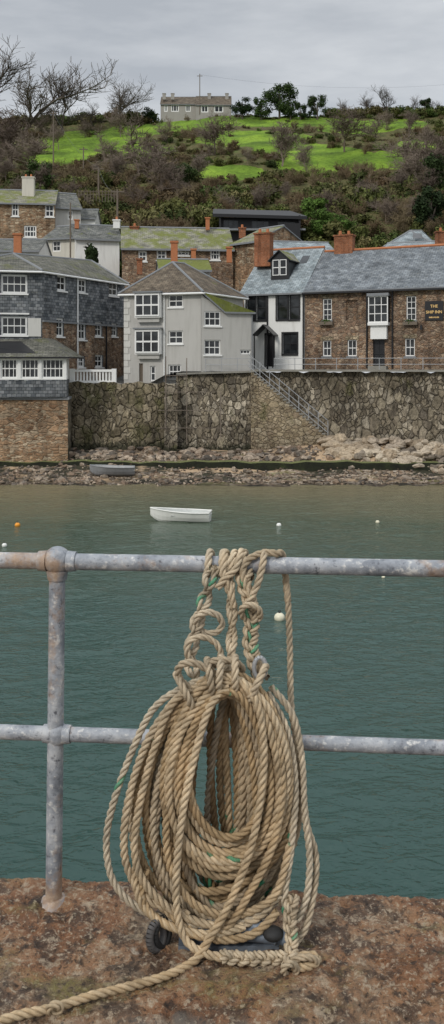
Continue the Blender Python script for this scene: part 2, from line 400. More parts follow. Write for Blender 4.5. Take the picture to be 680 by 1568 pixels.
W.face([V(f.B,1.4),V(f.B+bk,1.4),V(f.B+bk,ze),V(mB,zr),V(f.B,ze)],white)
R=h.part('roof'); o=f.n*.3
R.slab([V(f.A-f.d*.3+o,ze-.1),V(f.B+o,ze-.1),V(mB,zr+.08),V(mA-f.d*.3,zr+.08)],.12,sl_blue,lead)
R.slab([V(f.B+bk-o,ze-.1),V(f.A+bk-o,ze-.1),V(mA,zr+.08),V(mB,zr+.08)],.12,sl_blue,lead)
R.tube(V(mA-f.d*.3,zr+.1),V(mB,zr+.1),.11,.11,terr,6)
df=Fac(h,f.A-f.n*1.1,f.B-f.n*1.1,7.5,9); df.n=f.n
a,zt=df.uz(415,396);b,zb=df.uz(442,427); am=(a+b)/2; zp=df.uz(428,384)[1]
df.boxl('dormer',a,b,zb,zt,-2.4,0,kframe)
df.winuz(a+.15,am-.02,zb+.3,zt-.1,1,2,hole=False,base=.01,fr=wframe,fw=.05); df.winuz(am+.02,b-.15,zb+.3,zt-.1,1,2,hole=False,base=.01,fr=wframe,fw=.05)
dm=h.part('dormer'); dm.face([df.pt(a,zt,0),df.pt(b,zt,0),df.pt(am,zp,0)],kframe)
dm.slab([df.pt(a-.2,zt-.15,.2),df.pt(am,zp+.08,.2),df.pt(am,zp+.08,-3),df.pt(a-.2,zt-.15,-3)],.08,sl_moss,kframe)
dm.slab([df.pt(am,zp+.08,.2),df.pt(b+.2,zt-.15,.2),df.pt(b+.2,zt-.15,-3),df.pt(am,zp+.08,-3)],.08,sl_moss,kframe)
sk=lambda u,t,e=.02:V(f.A+f.d*u-f.n*(4.5*t),ze+(zr-ze)*t+.1+e)
h.part('skylight').slab([sk(3.3,.62),sk(3.9,.62),sk(3.9,.8),sk(3.3,.8)],.03,glass,kframe)
chimney(h,391,417,352,408,69.5,brick,2,ax=(dv.x,dv.y)); chimney(h,513,542,355,402,69,brick,2,ax=(dv.x,dv.y))
h.finish()
# ================= GREY HOUSE
h=House('grey_rendered_house',(-3,64,.6))
A=pp(190,63.2);C=pp(308,61.6);E2=pp(372,66.5)
zE=ZY(447,61.6); z0=.5
f=Fac(h,A,C,z0,zE)
for w in [(258,451,280,470,2,2),(258,506,280,526,2,2),(258,558,277,579,3,2)]: f.win(*w,sill=wframe)
f.win(213,556,219,585,1,1,gm=wood,fr=wood); f.win(230,560,238,583,1,2)
f.build(greyr)
for a,b,c,e in ((210,451,249,484),(210,506,249,540)):
    u0,z1=f.uz(a,b);u1,zz0=f.uz(c,e)
    f.boxl('bay_window',u0,u1,zz0-.1,z1+.08,.0,.45,wframe)
    f.winuz(u0+.05,u1-.05,zz0,z1,3,2,hole=False,base=.47,fw=.09,bw=.07)
    f.boxl('bay_window',u0-.08,u1+.08,z1+.08,z1+.18,.0,.62,lead)
    f.boxl('bay_window',u0+.15,u1-.15,zz0-.4,zz0-.1,.0,.3,greyr)
for i in range(14):
    z=z0+.3+i*.45
    if z+.3<zE: f.boxl('quoins',.0,.5 if i%2 else .32,z,z+.4,.003,.035,quoin)
u=f.uz(252,500)[0]; h.part('pipes').tube(f.pt(u,z0,.07),f.pt(u,zE,.07),.05,.05,wframe,6)
g=Fac(h,C,E2,z0,zE); g.build(greyr)
back=Vector(A)+ (Vector(E2)-Vector(C)); W=h.part('walls')
W.face([(back.x,back.y,z0),(A[0],A[1],z0),(A[0],A[1],zE),(back.x,back.y,zE)],greyr)
W.face([(E2[0],E2[1],z0),(back.x,back.y,z0),(back.x,back.y,zE),(E2[0],E2[1],zE)],greyr)
r0=P(262,402,65.2); r1=P(288,402,66.2)
EE=[V(Vector(A),zE),V(Vector(C),zE),V(Vector(E2),zE),V(back,zE)]
hip(h,EE,(r0+r1)/2-Vector((.5,.3,0)),(r0+r1)/2+Vector((.3,.5,0)),sl_brown,.3)
A=pp(308.3,61.45);B=pp(386,62.6); zw=ZY(478,62.6); zt=ZY(449,61.6)
w=Fac(h,A,B,z0,zw)
w.win(313,520,338,543,3,2,sill=wframe); u0,z1=w.uz(313,476);u1,zz=w.uz(338,499)
w.z1=zz; w.win(368,535,384,542,3,1) ;w.build(greyr)
um=w.uz(350,478)[0]
W=h.part('walls')
W.face([w.pt(0,zz),w.pt(u0,zz),w.pt(u0,zt-.25),w.pt(0,zt)],greyr); W.face([w.pt(u0,z1),w.pt(u1,z1),w.pt(u1,zw+ (zt-zw)*(1-u1/um)),w.pt(u0,zt-.25)],greyr)
W.face([w.pt(u1,zz),w.pt(w.L,zz),w.pt(w.L,zw),w.pt(um,zw),w.pt(u1,zw+(zt-zw)*(1-u1/um))],greyr)
w.winuz(u0,u1,zz,z1,3,2,hole=False,base=-.1,sill=wframe)
W.face([w.pt(w.L,z0),w.pt(w.L,z0,-4),w.pt(w.L,zw,-4),w.pt(w.L,zw)],greyr)
R=h.part('roof')
R.slab([w.pt(um-.3,zw,.2),w.pt(w.L+.2,zw,.2),w.pt(w.L+.2,zw+.1,-3.6),w.pt(.8,zt+.1,-3.0),w.pt(-.0,zt+.1,.2)],.12,sl_moss2,lead)
h.part('pipes').tube(w.pt(w.L-.02,zw-.1,.06),w.pt(w.L-.02,z0,.06),.05,.05,lead,6)
chimney(h,262,272,372,404,68,terr,0,.4); 
h.finish()
# ================= LEFT SLATE-HUNG BUILDING
h=House('slate_hung_building',(-14,62,0))
FL=pp(-90,58.5);FR=pp(65,60);BR=pp(191,69); zE=ZY(415,60); z0=-1.; zs=4.75
f=Fac(h,FL,FR,z0,zE)
for q in [(-60,420,-8,449,5,2),(2,420,42,449,4,2),(2,484,42,513,4,2),(-60,484,-8,513,5,2)]: f.win(*q,sill=wframe,fw=.12)
f.build(sl_wall)
zz1=f.uz(20,484)[1]; f.boxl('trim',0,f.uz(45,484)[0],zz1+.12,zz1+.22,.003,.1,wframe)
f.boxl('trim',f.uz(43,490)[0],f.uz(63,490)[0],ZY(515,60),ZY(487,60),.003,.05,quoin)
g=Fac(h,FR,BR,z0,zE)
for q in [(88,422,102,445,2,2),(121,427,133,448,2,2),(167,432,181,453,2,2)]: g.win(*q,sill=wframe,fw=.12,surround=None)
for q in [(87,487,98,515,2,2),(121,493,132,520,2,2),(146,493,157,515,2,2),(171,495,180,515,2,2),(120,545,130,562,2,2),(146,543,158,562,2,2)]: g.win(*q,sill=wframe,fw=.12)
g.build(sl_wall,bands=[(zs,st_inn),(99,sl_wall)])
g.boxl('trim',0,g.L,zs-.12,zs+.0,.003,.12,lead)
u=g.uz(118,480)[0]; h.part('pipes').tube(g.pt(u,z0,.07),g.pt(u,zE,.07),.06,.06,wframe,6)
u=g.uz(162,480)[0]; h.part('pipes').tube(g.pt(u,z0,.07),g.pt(u,zs,.07),.06,.06,kframe,6)
BL=Vector(BR)+(Vector(FL)-Vector(FR)); BRv=Vector(BR)
W=h.part('walls'); W.face([V(BRv,z0),V(BL,z0),V(BL,zE),V(BRv,zE)],sl_wall)
hip(h,[V(Vector(FL),zE),V(Vector(FR),zE),V(BRv,zE),V(BL,zE)],P(20,388,64),P(140,399,70.5),sl_left,.3)
chimney(h,22,33,360,392,66,terr,0,.4)
c0=pp(-90,57.0);c1=pp(102,57.6); zt=ZY(546,57.6); zb=ZY(608,57.5)
c=Fac(h,c0,c1,zb,zt)
for q in [(-60,549,-10,579,6,2),(1,549,27,579,4,2),(32,549,60,579,4,2),(64,549,98,579,5,2)]: c.win(*q,fw=.1)
c.build(wframe,bands=[(ZY(581,57.5),sl_wall),(99,wframe)])
s2=Fac(h,c1,pp(106,61.5),zb,zt); s2.winuz(.3,1.6,ZY(579,57.5),ZY(549,57.5),3,2,fw=.1); s2.build(wframe,bands=[(ZY(581,57.5),sl_wall),(99,wframe)])
R=h.part('porch_roof')
R.slab([(c0[0],c0[1]-.3,zt),(c1[0]+.25,c1[1]-.3,zt),P(66,516,60.2),P(-90,516,58.7)],.1,sl_left,kframe)
R.slab([(c1[0]+.25,c1[1]-.3,zt),(c1[0]+.5,61.5,zt),P(80,516,61.5),P(66,516,60.2)],.1,sl_left,kframe)
h.finish()
h=House('stone_foundation_wall',(-14,58,-5)); b0=pp(-120,57.4);b1=pp(104,57.8);b2=pp(111,61.2)
b=Fac(h,b0,b1,-6.5,ZY(608,57.6)); b.build(st_old); b=Fac(h,b1,b2,-6.5,ZY(608,57.6)); b.build(st_sea)
h.part('floor').slab([(b0[0],b0[1],ZY(608,57.6)-.01),(b1[0]+.1,b1[1]-.1,ZY(608,57.6)-.01),(b2[0],b2[1],ZY(608,57.6)-.01),(b0[0],62,ZY(608,57.6)-.01)],.15,lead)
h.finish()
# ================= REAR HOUSES
h=House('mossy_roof_stone_house',(-4,80,6))
f=gable(h,pp(187,79),pp(357,80),8,4,ZY(379,79),ZY(349,83),st_inn,sl_moss,[(212,384,225,400,2,2),(240,382,255,398,2,2),(272,380,290,391,3,2),(322,380,337,398,3,2)],sill=wframe,fw=.13,bw=.06)
chimney(h,263,272,371,405,77,brick,0,.5); chimney(h,315,321,335,352,83,terr,0,.4); chimney(h,200,213,343,360,83,brick,1)
chimney(h,366,376,345,365,86,brick,1); h.finish()
h=House('small_mossy_outbuilding',(-3,73,6)); gable(h,pp(245,72),pp(322,72.5),5,4,ZY(412,72),ZY(398,74.5),greyr,sl_moss2,[]); 
chimney(h,210,218,398,420,71,brick,0,.4); chimney(h,293,300,383,402,75,terr,0,.4); chimney(h,347,355,380,402,75,terr,0,.4);h.finish()
h=House('stone_gable_house',(3,82,6)); gable(h,pp(357,80.5),pp(392,78.5),7,4,ZY(372,80),ZY(352,83),st_old,sl_moss,[]); h.finish()
h=House('stone_villa',(-22,96,14))
gable(h,pp(-40,95),pp(84,96),8,12,ZY(309,95),ZY(291,99),st_old,sl_moss,[(18,310,29,331,2,2),(69,313,83,332,2,2),(37,345,56,363,4,2),(-20,310,-8,331,2,2)],sill=wframe,fw=.14,bw=.07)
chimney(h,35,53,268,306,98,cream,2); h.finish()
h=House('rendered_extension_house',(-17,98,14))
gable(h,pp(84,97),pp(124,98),6,12,ZY(316,97),ZY(296,100),greyr,sl_dark,[(104,322,112,336,2,2)],fw=.13)
gable(h,pp(122,99),pp(146,99),4,12,ZY(333,99),ZY(322,101),white,sl_dark,[]); h.finish()
h=House('white_cottage_terrace',(-13,87,9))
gable(h,pp(67,88),pp(116,87),6,6,ZY(365,88),ZY(346,90),cream,sl_dark,[(80,368,93,385,2,2)],fw=.12)
gable(h,pp(116,86),pp(183,87),6,6,ZY(364,86),ZY(345,89),white,sl_dark,[],gx=.25)
chimney(h,115,121,338,350,88,terr,0,.4); chimney(h,174,184,333,350,88,white,1); h.finish()
h=House('slate_roof_cottage',(-18,80,6))
gable(h,pp(-60,80),pp(60,80),6,5,ZY(383,80),ZY(368,83),white,sl_dark,[]); h.finish()
h=House('modern_black_house',(4,102,15))
zb=ZY(365,101); X0,X1=XY(337,101),XY(458,101)
f=Fac(h,(X0,101),(X1,101),zb-3,ZY(333,101)); 
for q in [(342,336,365,350,3,1),(385,336,412,352,3,1),(425,338,452,350,3,1)]: f.win(*q,fr=kframe,fw=.06)
f.build(blackclad)
r=h.part('roof'); r.slab([(X0-.8,100,ZY(329,101)),(X1+.8,100,ZY(333,101)),(X1-.5,107,ZY(318,105)),(X0-.8,107,ZY(315,105))],.35,blackclad)
r.slab([(X0-.6,99.8,ZY(352,101)),(X1+.6,99.8,ZY(352,101)),(X1+.6,101,ZY(352,101)),(X0-.6,101,ZY(352,101))],.2,lead)
for x in (X0,X1): h.part('walls').box((x-.1,100.2,zb-3),(.2,0,0),(0,6,0),(0,0,ZY(331,101)-zb+3),blackclad)
h.part('walls').box((XY(436,99.5),98.5,zb-1),(1.6,0,0),(0,1.4,0),(0,0,2.3),blackclad)
h.finish()
h=House('hilltop_house',(-4,232,62))
gable(h,pp(246,228),pp(304,228),8,58,ZY(159,228),ZY(149,232),dullr,sl_brown,[(251,160,257,171,2,1),(262,160,274,171,3,1),(284,160,292,171,2,1)],fw=.25,bw=.15)
gable(h,pp(300,226),pp(354,226),8,58,ZY(160,226),ZY(148,230),dullr,sl_brown,[(308,161,319,172,2,1),(328,161,342,172,2,1)],fw=.25,bw=.15)
for a in (249,262,318,345): chimney(h,a,a+5,144,153,229,dullr,0,.8)
h.finish()
h=House('rear_slate_house',(15,76,6))
gable(h,pp(585,77),pp(705,75),8,4,ZY(385,76),ZY(372,80),white,sl_blue,[]); chimney(h,667,682,350,380,76,brick,1)
h.finish()
h=House('slate_dormer_house',(18,86,8))
hip(h,[P(590,378,84),P(668,378,84),P(668,378,90),P(590,378,90)],P(628,353,87),P(645,353,87),sl_blue)
h.part('roof').slab([P(632,357,85.2),P(645,357,85.2),P(648,365,84.2),P(632,365,84.2)],.02,glass)
h.part('walls').box((XY(592,84),84,3),(XY(666,84)-XY(592,84),0,0),(0,6,0),(0,0,ZY(378,84)-3),greyr); h.finish()
h=House('terrace_house',(8,80,5)); gable(h,pp(428,76),pp(520,77),7,4,ZY(392,76),ZY(372,80),cream,sl_blue,[]); 
h.finish()
# ================= SEA WALL, STAIRS
h=House('sea_wall',(0,61,-2))
def wallseg(x0,x1,Y0,Y1,zt0,zt1,m=st_sea,zb=-5.2):
    A=pp(x0,Y0);B=pp(x1,Y1); n=max(2,int(abs(B[0]-A[0])/.22)); w=h.part('wall'); nv=16
    G=[]
    for i in range(n+1):
        t=i/n; X=A[0]+(B[0]-A[0])*t;Y=A[1]+(B[1]-A[1])*t; zt=zt0+(zt1-zt0)*t+.06*math.sin(X*3.1)+.04*math.sin(X*7.7)
        col=[]
        for j in range(nv+1):
            k=j/nv; z=zb+(zt-zb)*k; off=.45*(1-k)-.0
            dd=float(fbm(X*2.2+9,z*1.6+5,3,31)-.5)*.35*(1 if 0<j<nv else .3)
            col.append((X,Y-off+dd,z))
        G.append(col)
    for i in range(n):
        for j in range(nv): w.face([G[i][j],G[i+1][j],G[i+1][j+1],G[i][j+1]],m)
        a,b=G[i][nv],G[i+1][nv]; w.face([a,b,(b[0],b[1]+.7,b[2]),(a[0],a[1]+.7,a[2])],conc)
wallseg(104,252,60.6,60.8,ZY(585,60.7),ZY(586,60.7),st_seal)
wallseg(252,272,60.2,60.2,ZY(588,60.2),ZY(588,60.2),st_sea,-5)
wallseg(270,387,61.2,61.3,ZY(575,61.2),ZY(569,61.2))
wallseg(384,720,62.6,58.9,1.35,1.35)
wallseg(720,1100,58.9,52,1.35,1.35)
h.part('coping').slab([(XY(384,62),62.0,1.5),(XY(720,58.9),58.5,1.5),(XY(720,58.9),59.1,1.5),(XY(384,62),62.7,1.5)],.14,conc)
h.part('coping').slab([(XY(270,61),60.95,ZY(573,61.2)+.1),(XY(384,61),60.95,1.42),(XY(384,61),61.6,1.42),(XY(270,61),61.6,ZY(573,61.2)+.1)],.12,conc)
h.finish()
h=House('stone_staircase',(4,61,-1)); N_=24; sx0,sx1=XY(384,61.2),XY(503,60.9); zt,zb=1.5,-3.0
st=h.part('steps')
for i in range(N_):
    x0=sx0+(sx1-sx0)*i/N_; x1=sx0+(sx1-sx0)*(i+1)/N_+.02; z=zt-(zt-zb)*(i+.5)/N_
    st.box((x0,60.75,-5),(x1-x0-.02,0,0),(0,1.7,0),(0,0,z+5-.09),st_sea2)
    st.box((x0-.03,60.72,z-.09),(x1-x0+.01,0,0),(0,1.7,0),(0,0,.09),conc)
hr=h.part('handrail'); Yh=60.8
for off in (1.05,.6,.25):
    hr.tube((sx0-.2,Yh,zt+off),(sx1-.1,Yh,zb+off+.1),.028,.028,steel,6)
for i in range(9):
    t=i/8; x=sx0+(sx1-sx0)*t-.05; z=zt+(zb-zt)*t; hr.tube((x,Yh,z-.2),(x,Yh,z+1.1),.03,.03,steel,6)
h.finish()
rb=MB()
def rail(x0,x1,Y0,Y1,z,n,hh=1.0,rails=(1.,.55)):
    A=pp(x0,Y0);B=pp(x1,Y1)
    for r in rails: rb.tube((A[0],A[1],z+r*hh),(B[0],B[1],z+r*hh),.02,.02,steel,6)
    for i in range(n+1):
        t=i/n; X=A[0]+(B[0]-A[0])*t;Y=A[1]+(B[1]-A[1])*t; rb.tube((X,Y,z),(X,Y,z+hh+.03),.025,.025,steel,6)
rail(420,716,62.0,58.9,1.45,9,.8,(1.,.5)); rail(315,388,61.2,61.3,1.3,3,.95)
rb.obj('promenade_railing')
sc=MB()
for px,a,b in ((254,545,682),(286,548,680),(338,600,672)): sc.tube(P(px,a,60.0),P(px,b,60.0),.032,.032,rustp,6)
for y,a,b in ((600,246,318),(628,242,340),(655,240,335),(575,254,286)): sc.tube(P(a,y,59.95),P(b,y,59.95),.022,.022,rustp,6)
sc.obj('scaffold_frame')
bal=MB()
for i in range(13):
    px=114+i*4.9; bal.tube(P(px,583,61),P(px,569,61),.07,.07,wframe,6)
bal.box(P(110,569,61.2),(XY(176,61)-XY(110,61),0,0),(0,-.3,0),(0,0,.16),wframe)
bal.box(P(110,586,61.2),(XY(176,61)-XY(110,61),0,0),(0,-.3,0),(0,0,.16),wframe)
bal.box(P(172,587,61.25),(.3,0,0),(0,-.4,0),(0,0,1.0),wframe); bal.box(P(108,587,61.25),(.3,0,0),(0,-.4,0),(0,0,1.0),wframe)
bal.obj('white_balustrade')
# ================= TERRAIN
def wallY(X): return np.interp(X,[-60,-10.2,1.7,1.8,15.2,30],[60.8,60.8,61.3,62.7,59.0,52])
def T(X,Y):
    X=np.asarray(X,float);Y=np.asarray(Y,float)
    z=np.interp(Y,[50,71,78,90,100,120,150,190,228,250,320,600],[1.35,1.4,4,10,15,22,33,48.5,63.6,64.5,60,30])
    low=np.clip((-3.4-X)/1.5,0,1)*np.clip((70-Y)/3,0,1)
    z=z-low*.85
    k=np.clip((Y-95)/60,0,1)
    z=z+k*(3.2*(fbm(X*.03,Y*.03,4,3)-.5)*2+.5*(fbm(X*.25,Y*.25,3,9)-.5)*2)
    z=z+.03*X*np.clip((Y-100)/130,0,1)
    return z
def grid(name,xs,ys2d,zf,mat,attr=None):
    nx=len(xs); ny=ys2d.shape[0]; X=np.repeat(xs[None,:],ny,0); Y=ys2d; Z=zf(X,Y)
    v=np.stack([X,Y,Z],-1).reshape(-1,3); i=np.arange(nx-1)[None,:]+np.arange(ny-1)[:,None]*nx
    f=np.stack([i,i+1,i+1+nx,i+nx],-1).reshape(-1,4)
    me=bpy.data.meshes.new(name); me.from_pydata(v.tolist(),[],f.tolist()); me.polygons.foreach_set('use_smooth',[True]*len(f)); me.materials.append(mat)
    if attr is not None:
        a=me.attributes.new('field','FLOAT','POINT'); a.data.foreach_set('value',attr(X,Y,Z).ravel().astype(float))
    me.update()
    return link(bpy.data.objects.new(name,me))
_f=[(425,184,110,9),(505,248,74,21),(135,218,70,16),(385,212,85,11),(285,190,55,11),(352,264,48,11),(85,241,52,11),(605,244,42,13),(455,229,60,9),(640,222,30,8),(545,196,55,8),(230,232,38,8),(600,190,50,7),(210,200,40,8)]
def infield(X,Y,Z,g=0.):
    px=CX+F*X/Y; py=HY-F*(Z-CZ)/Y; m=np.zeros_like(px)
    for a,b,c,d in _f: m=np.maximum(m,1.25-np.sqrt(((px-a)/c)**2+((py-b)/d)**2))
    return np.clip(m*4+g,0,1)
m=M('hillside_grass',.95,.15); v=m.co()
g=m.ramp(m.noise(v,.12,5,.6),[(.35,(.075,.125,.018)),(.5,(.135,.225,.025)),(.65,(.21,.32,.035))])
sc_=m.ramp(m.noise(v,.5,6,.7),[(.4,(.06,.07,.022)),(.52,(.12,.10,.045)),(.62,(.08,.11,.03)),(.72,(.12,.16,.04))])
at=m.n('ShaderNodeAttribute',attribute_name='field'); fm=m.ramp(m.math('ADD',at.outputs['Fac'],m.math('MULTIPLY',m.math('SUBTRACT',m.noise(v,.3,5,.7),.5),1.4)),[(.35,0),(.55,1)])
c=m.mix(fm,sc_,g)
yy=m.sep(v,1)
road=m.ramp(m.math('DIVIDE',yy,300.),[(.243,1),(.255,0)]); c=m.mix(road,c,(.12,.118,.11))
m.col(m.mix(1.,c,m.ramp(m.noise(v,1.5,6,.7),[(.3,.6),(.7,1.3)]),'MULTIPLY')); m.bump(m.noise(v,2.5,5,.7),.6,.3)
xs=np.linspace(-230,230,231); t=np.concatenate([np.linspace(0,1,150)**1.2*.55,np.linspace(.56,1,30)])
xs2=np.sort(np.concatenate([xs,np.linspace(-60,60,110)])); w0=wallY(xs2)+.3; ys=w0[None,:]+(560-w0[None,:])*t[:,None]**1.3
grid('hillside',xs2,ys,T,m.m,infield)
# beach
m=M('beach_shingle',.85,.3); v=m.co()
c1=m.ramp(m.sep(m.vor(v,5.5),0),[(0,(.07,.05,.035)),(.4,(.2,.14,.09)),(.7,(.30,.23,.17)),(1,(.42,.36,.29))])
big=m.noise(m.co(scale=(.6,2.,1)),.5,6,.65)
c1=m.mix(m.ramp(big,[(.49,0),(.56,.95)]),c1,(.025,.026,.014))
c1=m.mix(m.ramp(big,[(.38,.7),(.45,0)]),c1,(.13,.13,.04))
xs_=m.sep(v,0); ysn=m.sep(v,1)
sand=m.math('MULTIPLY',m.ramp(m.math('MULTIPLY',m.math('ADD',xs_,m.math('MULTIPLY',m.noise(v,.5,4),6.)),.05),[(.25,0),(.42,1)]),m.ramp(m.math('SUBTRACT',m.math('MULTIPLY',ysn,.1),5.),[(.70,0),(.76,1)]))
sandb=m.math('MAXIMUM',sand,m.ramp(m.noise(m.co(scale=(.4,1.6,1)),.6,5,.6),[(.57,0),(.63,.9)]))
c1=m.mix(sandb,c1,m.mix(m.noise(v,7,5),(.32,.22,.13),(.52,.39,.26)))
wet=m.ramp(m.math('ADD',m.sep(v,2),6.),[(.74,.22),(.98,1)]); c1=m.mix(1.,c1,wet,'MULTIPLY')
m.col(c1); m.bump(m.vor(v,6,'F1','Distance'),-.8,.08)
def BZ(X,Y):
    r=np.clip((X-2)/10,0,1)
    z=np.interp(Y,[30,45,53.4,56.5,57.4,60.4,62.8],[-10,-7.4,-5.3,-4.85,-4.45,-3.82,-3.6])
    return z+r*np.clip((Y-57.5)/3,0,1)*.75+.22*(fbm(X*.35,Y*.5,4,5)-.5)*2+.1*(fbm(X*2,Y*2,2,8)-.5)
xs=np.linspace(-60,60,400); ysb=np.repeat(np.linspace(30,63.5,180)[:,None],400,1)
grid('beach',xs,ysb,BZ,m.m)
def ico():
    p=(1+5**.5)/2; v=np.array([(-1,p,0),(1,p,0),(-1,-p,0),(1,-p,0),(0,-1,p),(0,1,p),(0,-1,-p),(0,1,-p),(p,0,-1),(p,0,1),(-p,0,-1),(-p,0,1)],float)
    v/=np.linalg.norm(v[0]); f=np.array([(0,11,5),(0,5,1),(0,1,7),(0,7,10),(0,10,11),(1,5,9),(5,11,4),(11,10,2),(10,7,6),(7,1,8),(3,9,4),(3,4,2),(3,2,6),(3,6,8),(3,8,9),(4,9,5),(2,4,11),(6,2,10),(8,6,7),(9,8,1)])
    return v,f
def subdiv(v,f):
    v=[tuple(x) for x in v]; c={}; nf=[]
    def mid(a,b):
        k=(min(a,b),max(a,b))
        if k not in c:
            q=np.array(v[a])+np.array(v[b]); q/=np.linalg.norm(q); c[k]=len(v); v.append(tuple(q))
        return c[k]
    for a,b,d in f:
        x,y,z=mid(a,b),mid(b,d),mid(d,a); nf+=[(a,x,z),(b,y,x),(d,z,y),(x,y,z)]
    return np.array(v),np.array(nf)
def scatter(name,pos,size,mat,base,squash=.65,smooth=False):
    bv,bf=base; n=len(pos); V_=[];F_=[]
    for i in range(n):
        s=size[i]*rng.uniform(.65,1.35,3); s[2]*=squash
        a=rng.uniform(0,6.28); ca,sa=math.cos(a),math.sin(a)
        q=bv*(1+rng.uniform(-.16,.16,(len(bv),1))); q=q*s
        tl=rng.uniform(-.35,.35); q=np.stack([q[:,0],q[:,1]*math.cos(tl)-q[:,2]*math.sin(tl),q[:,1]*math.sin(tl)+q[:,2]*math.cos(tl)],-1)
        q=np.stack([q[:,0]*ca-q[:,1]*sa,q[:,0]*sa+q[:,1]*ca,q[:,2]],-1)+pos[i]
        V_.append(q);F_.append(bf+i*len(bv))
    V_=np.concatenate(V_);F_=np.concatenate(F_)
    me=bpy.data.meshes.new(name); me.from_pydata(V_.tolist(),[],F_.tolist()); me.materials.append(mat)
    return link(bpy.data.objects.new(name,me))
def rockmat(name,cols,sc):
    m=M(name,.85,.3); v=m.co(); c=m.ramp(m.sep(m.vor(v,sc),0),[(i/(len(cols)-1),k) for i,k in enumerate(cols)])
    m.col(m.mix(1.,c,m.ramp(m.noise(v,6,6,.7),[(.3,.45),(.7,1.3)]),'MULTIPLY')); m.bump(m.noise(v,9,5),.5,.04); return m.m
peb=rockmat('pebble_stone',[(.05,.042,.035),(.28,.2,.14),(.1,.085,.065),(.46,.37,.28),(.19,.16,.13),(.07,.06,.05)],2.4)
bld=rockmat('boulder_stone',[(.22,.17,.12),(.46,.37,.26),(.33,.27,.21),(.53,.45,.34),(.17,.14,.11)],.9)
n=5200; px=rng.uniform(-24,24,n); py=53.8+rng.random(n)**1.1*6.5; pos=np.stack([px,py,BZ(px,py)+.02],-1)
scatter('beach_pebbles',pos,rng.uniform(.04,.12,n)*(1+1.5*(rng.random(n)>.9)),peb,ico())
I1=subdiv(*ico())
n=230; X_=rng.uniform(XY(500,60),XY(760,60),n); Y_=wallY(X_)-rng.uniform(.4,2.9,n); pos=np.stack([X_,Y_,BZ(X_,Y_)+rng.uniform(.05,.45,n)*np.clip(1.5-(wallY(X_)-Y_)/2,0.1,1)],-1)
scatter('boulder_pile',pos,rng.uniform(.18,.55,n),bld,I1,.6)
n=170; X_=rng.uniform(-10,6,n); Y_=rng.uniform(58.3,60.4,n); pos=np.stack([X_,Y_,BZ(X_,Y_)+.05],-1)
scatter('beach_rocks',pos,rng.uniform(.1,.38,n),peb,I1,.6)
lg=MB(); k=60
for i in range(k):
    x0=-26+52*i/k;x1=-26+52*(i+1)/k; y0=57.0-.02*x0; y1=57.0-.02*x1; j=.05*math.sin(i*2.3)+.04*math.sin(i*.7); j2=.05*math.sin((i+1)*2.3)+.04*math.sin((i+1)*.7)
    za=-4.27+j; zb_=-4.27+j2
    lg.face([(x0,y0,za),(x1,y1,zb_),(x1,y1+.8,zb_+.02),(x0,y0+.8,za+.02)],weed)
    lg.face([(x0,y0-.1,-5.4),(x1,y1-.1,-5.4),(x1,y1,zb_),(x0,y0,za)],darkconc)
lg.obj('slipway_edge')
# ================= WATER
m=M('harbour_water',.03,.5); m.b.inputs['IOR'].default_value=1.33
v=m.co(); ysn=m.sep(v,1)
dp=m.ramp(m.math('DIVIDE',m.math('ADD',ysn,m.math('MULTIPLY',m.noise(v,.12,4),14.)),100.),[(.12,(.026,.064,.056)),(.34,(.034,.074,.062)),(.47,(.065,.09,.06)),(.60,(.17,.15,.09))])
m.col(dp); m.rough(m.ramp(m.math('DIVIDE',ysn,100.),[(.1,.03),(.5,.16)]))
# real wave relief (metres) + small-scale bump
v1=m.co(scale=(1.,1.9,1),rot=(0,0,math.radians(-17))); v2=m.co(scale=(1,1.5,1),rot=(0,0,math.radians(28)))
nB=m.noise(v1,2.6,2,.5,.8); nC=m.noise(v2,6.,2,.5,.5)
m.bump(m.math('ADD',m.math('MULTIPLY',nB,1.),m.math('MULTIPLY',nC,.35)),1.,.06)
watm=m.m
def WV(X,Y):
    a=math.radians(17); U=X*math.cos(a)+Y*math.sin(a); Vv=-X*math.sin(a)+Y*math.cos(a)
    a2=math.radians(-20); U2=X*math.cos(a2)+Y*math.sin(a2); V2=-X*math.sin(a2)+Y*math.cos(a2)
    w=fbm(X*.35,Y*.35,2,77)*1.2
    z=.060*(vnoise(U*.9+w,Vv*2.2+w,51)-.5)+.045*(vnoise(U*1.7+w,Vv*4.2,52)-.5)+.03*(vnoise(U2*2.6,V2*5.2+w,53)-.5)
    amp=.55+.9*vnoise(X*.12,Y*.12,54)
    edge=np.clip((Y-7.9)/1.5,0,1)*np.clip((55-Y)/1.5,0,1)*np.clip((19-np.abs(X))/1.5,0,1)
    return WZ+z*amp*edge
rows=[7.9]
while rows[-1]<55: rows.append(rows[-1]+max(.045,min(.15,rows[-1]**2*.00016)))
rows[-1]=55.
wx=np.unique(np.concatenate([np.linspace(-19,-8,70),np.linspace(-8,8,230),np.linspace(8,19,70)]))
grid('water',wx,np.repeat(np.array(rows)[:,None],len(wx),1),WV,watm)
wb=MB()
for a,b,c,d in ((-500,500,55,63),(-500,500,-400,7.9),(-500,-19,7.9,55),(19,500,7.9,55)): wb.face([(a,c,WZ),(b,c,WZ),(b,d,WZ),(a,d,WZ)],watm)
wb.obj('water')
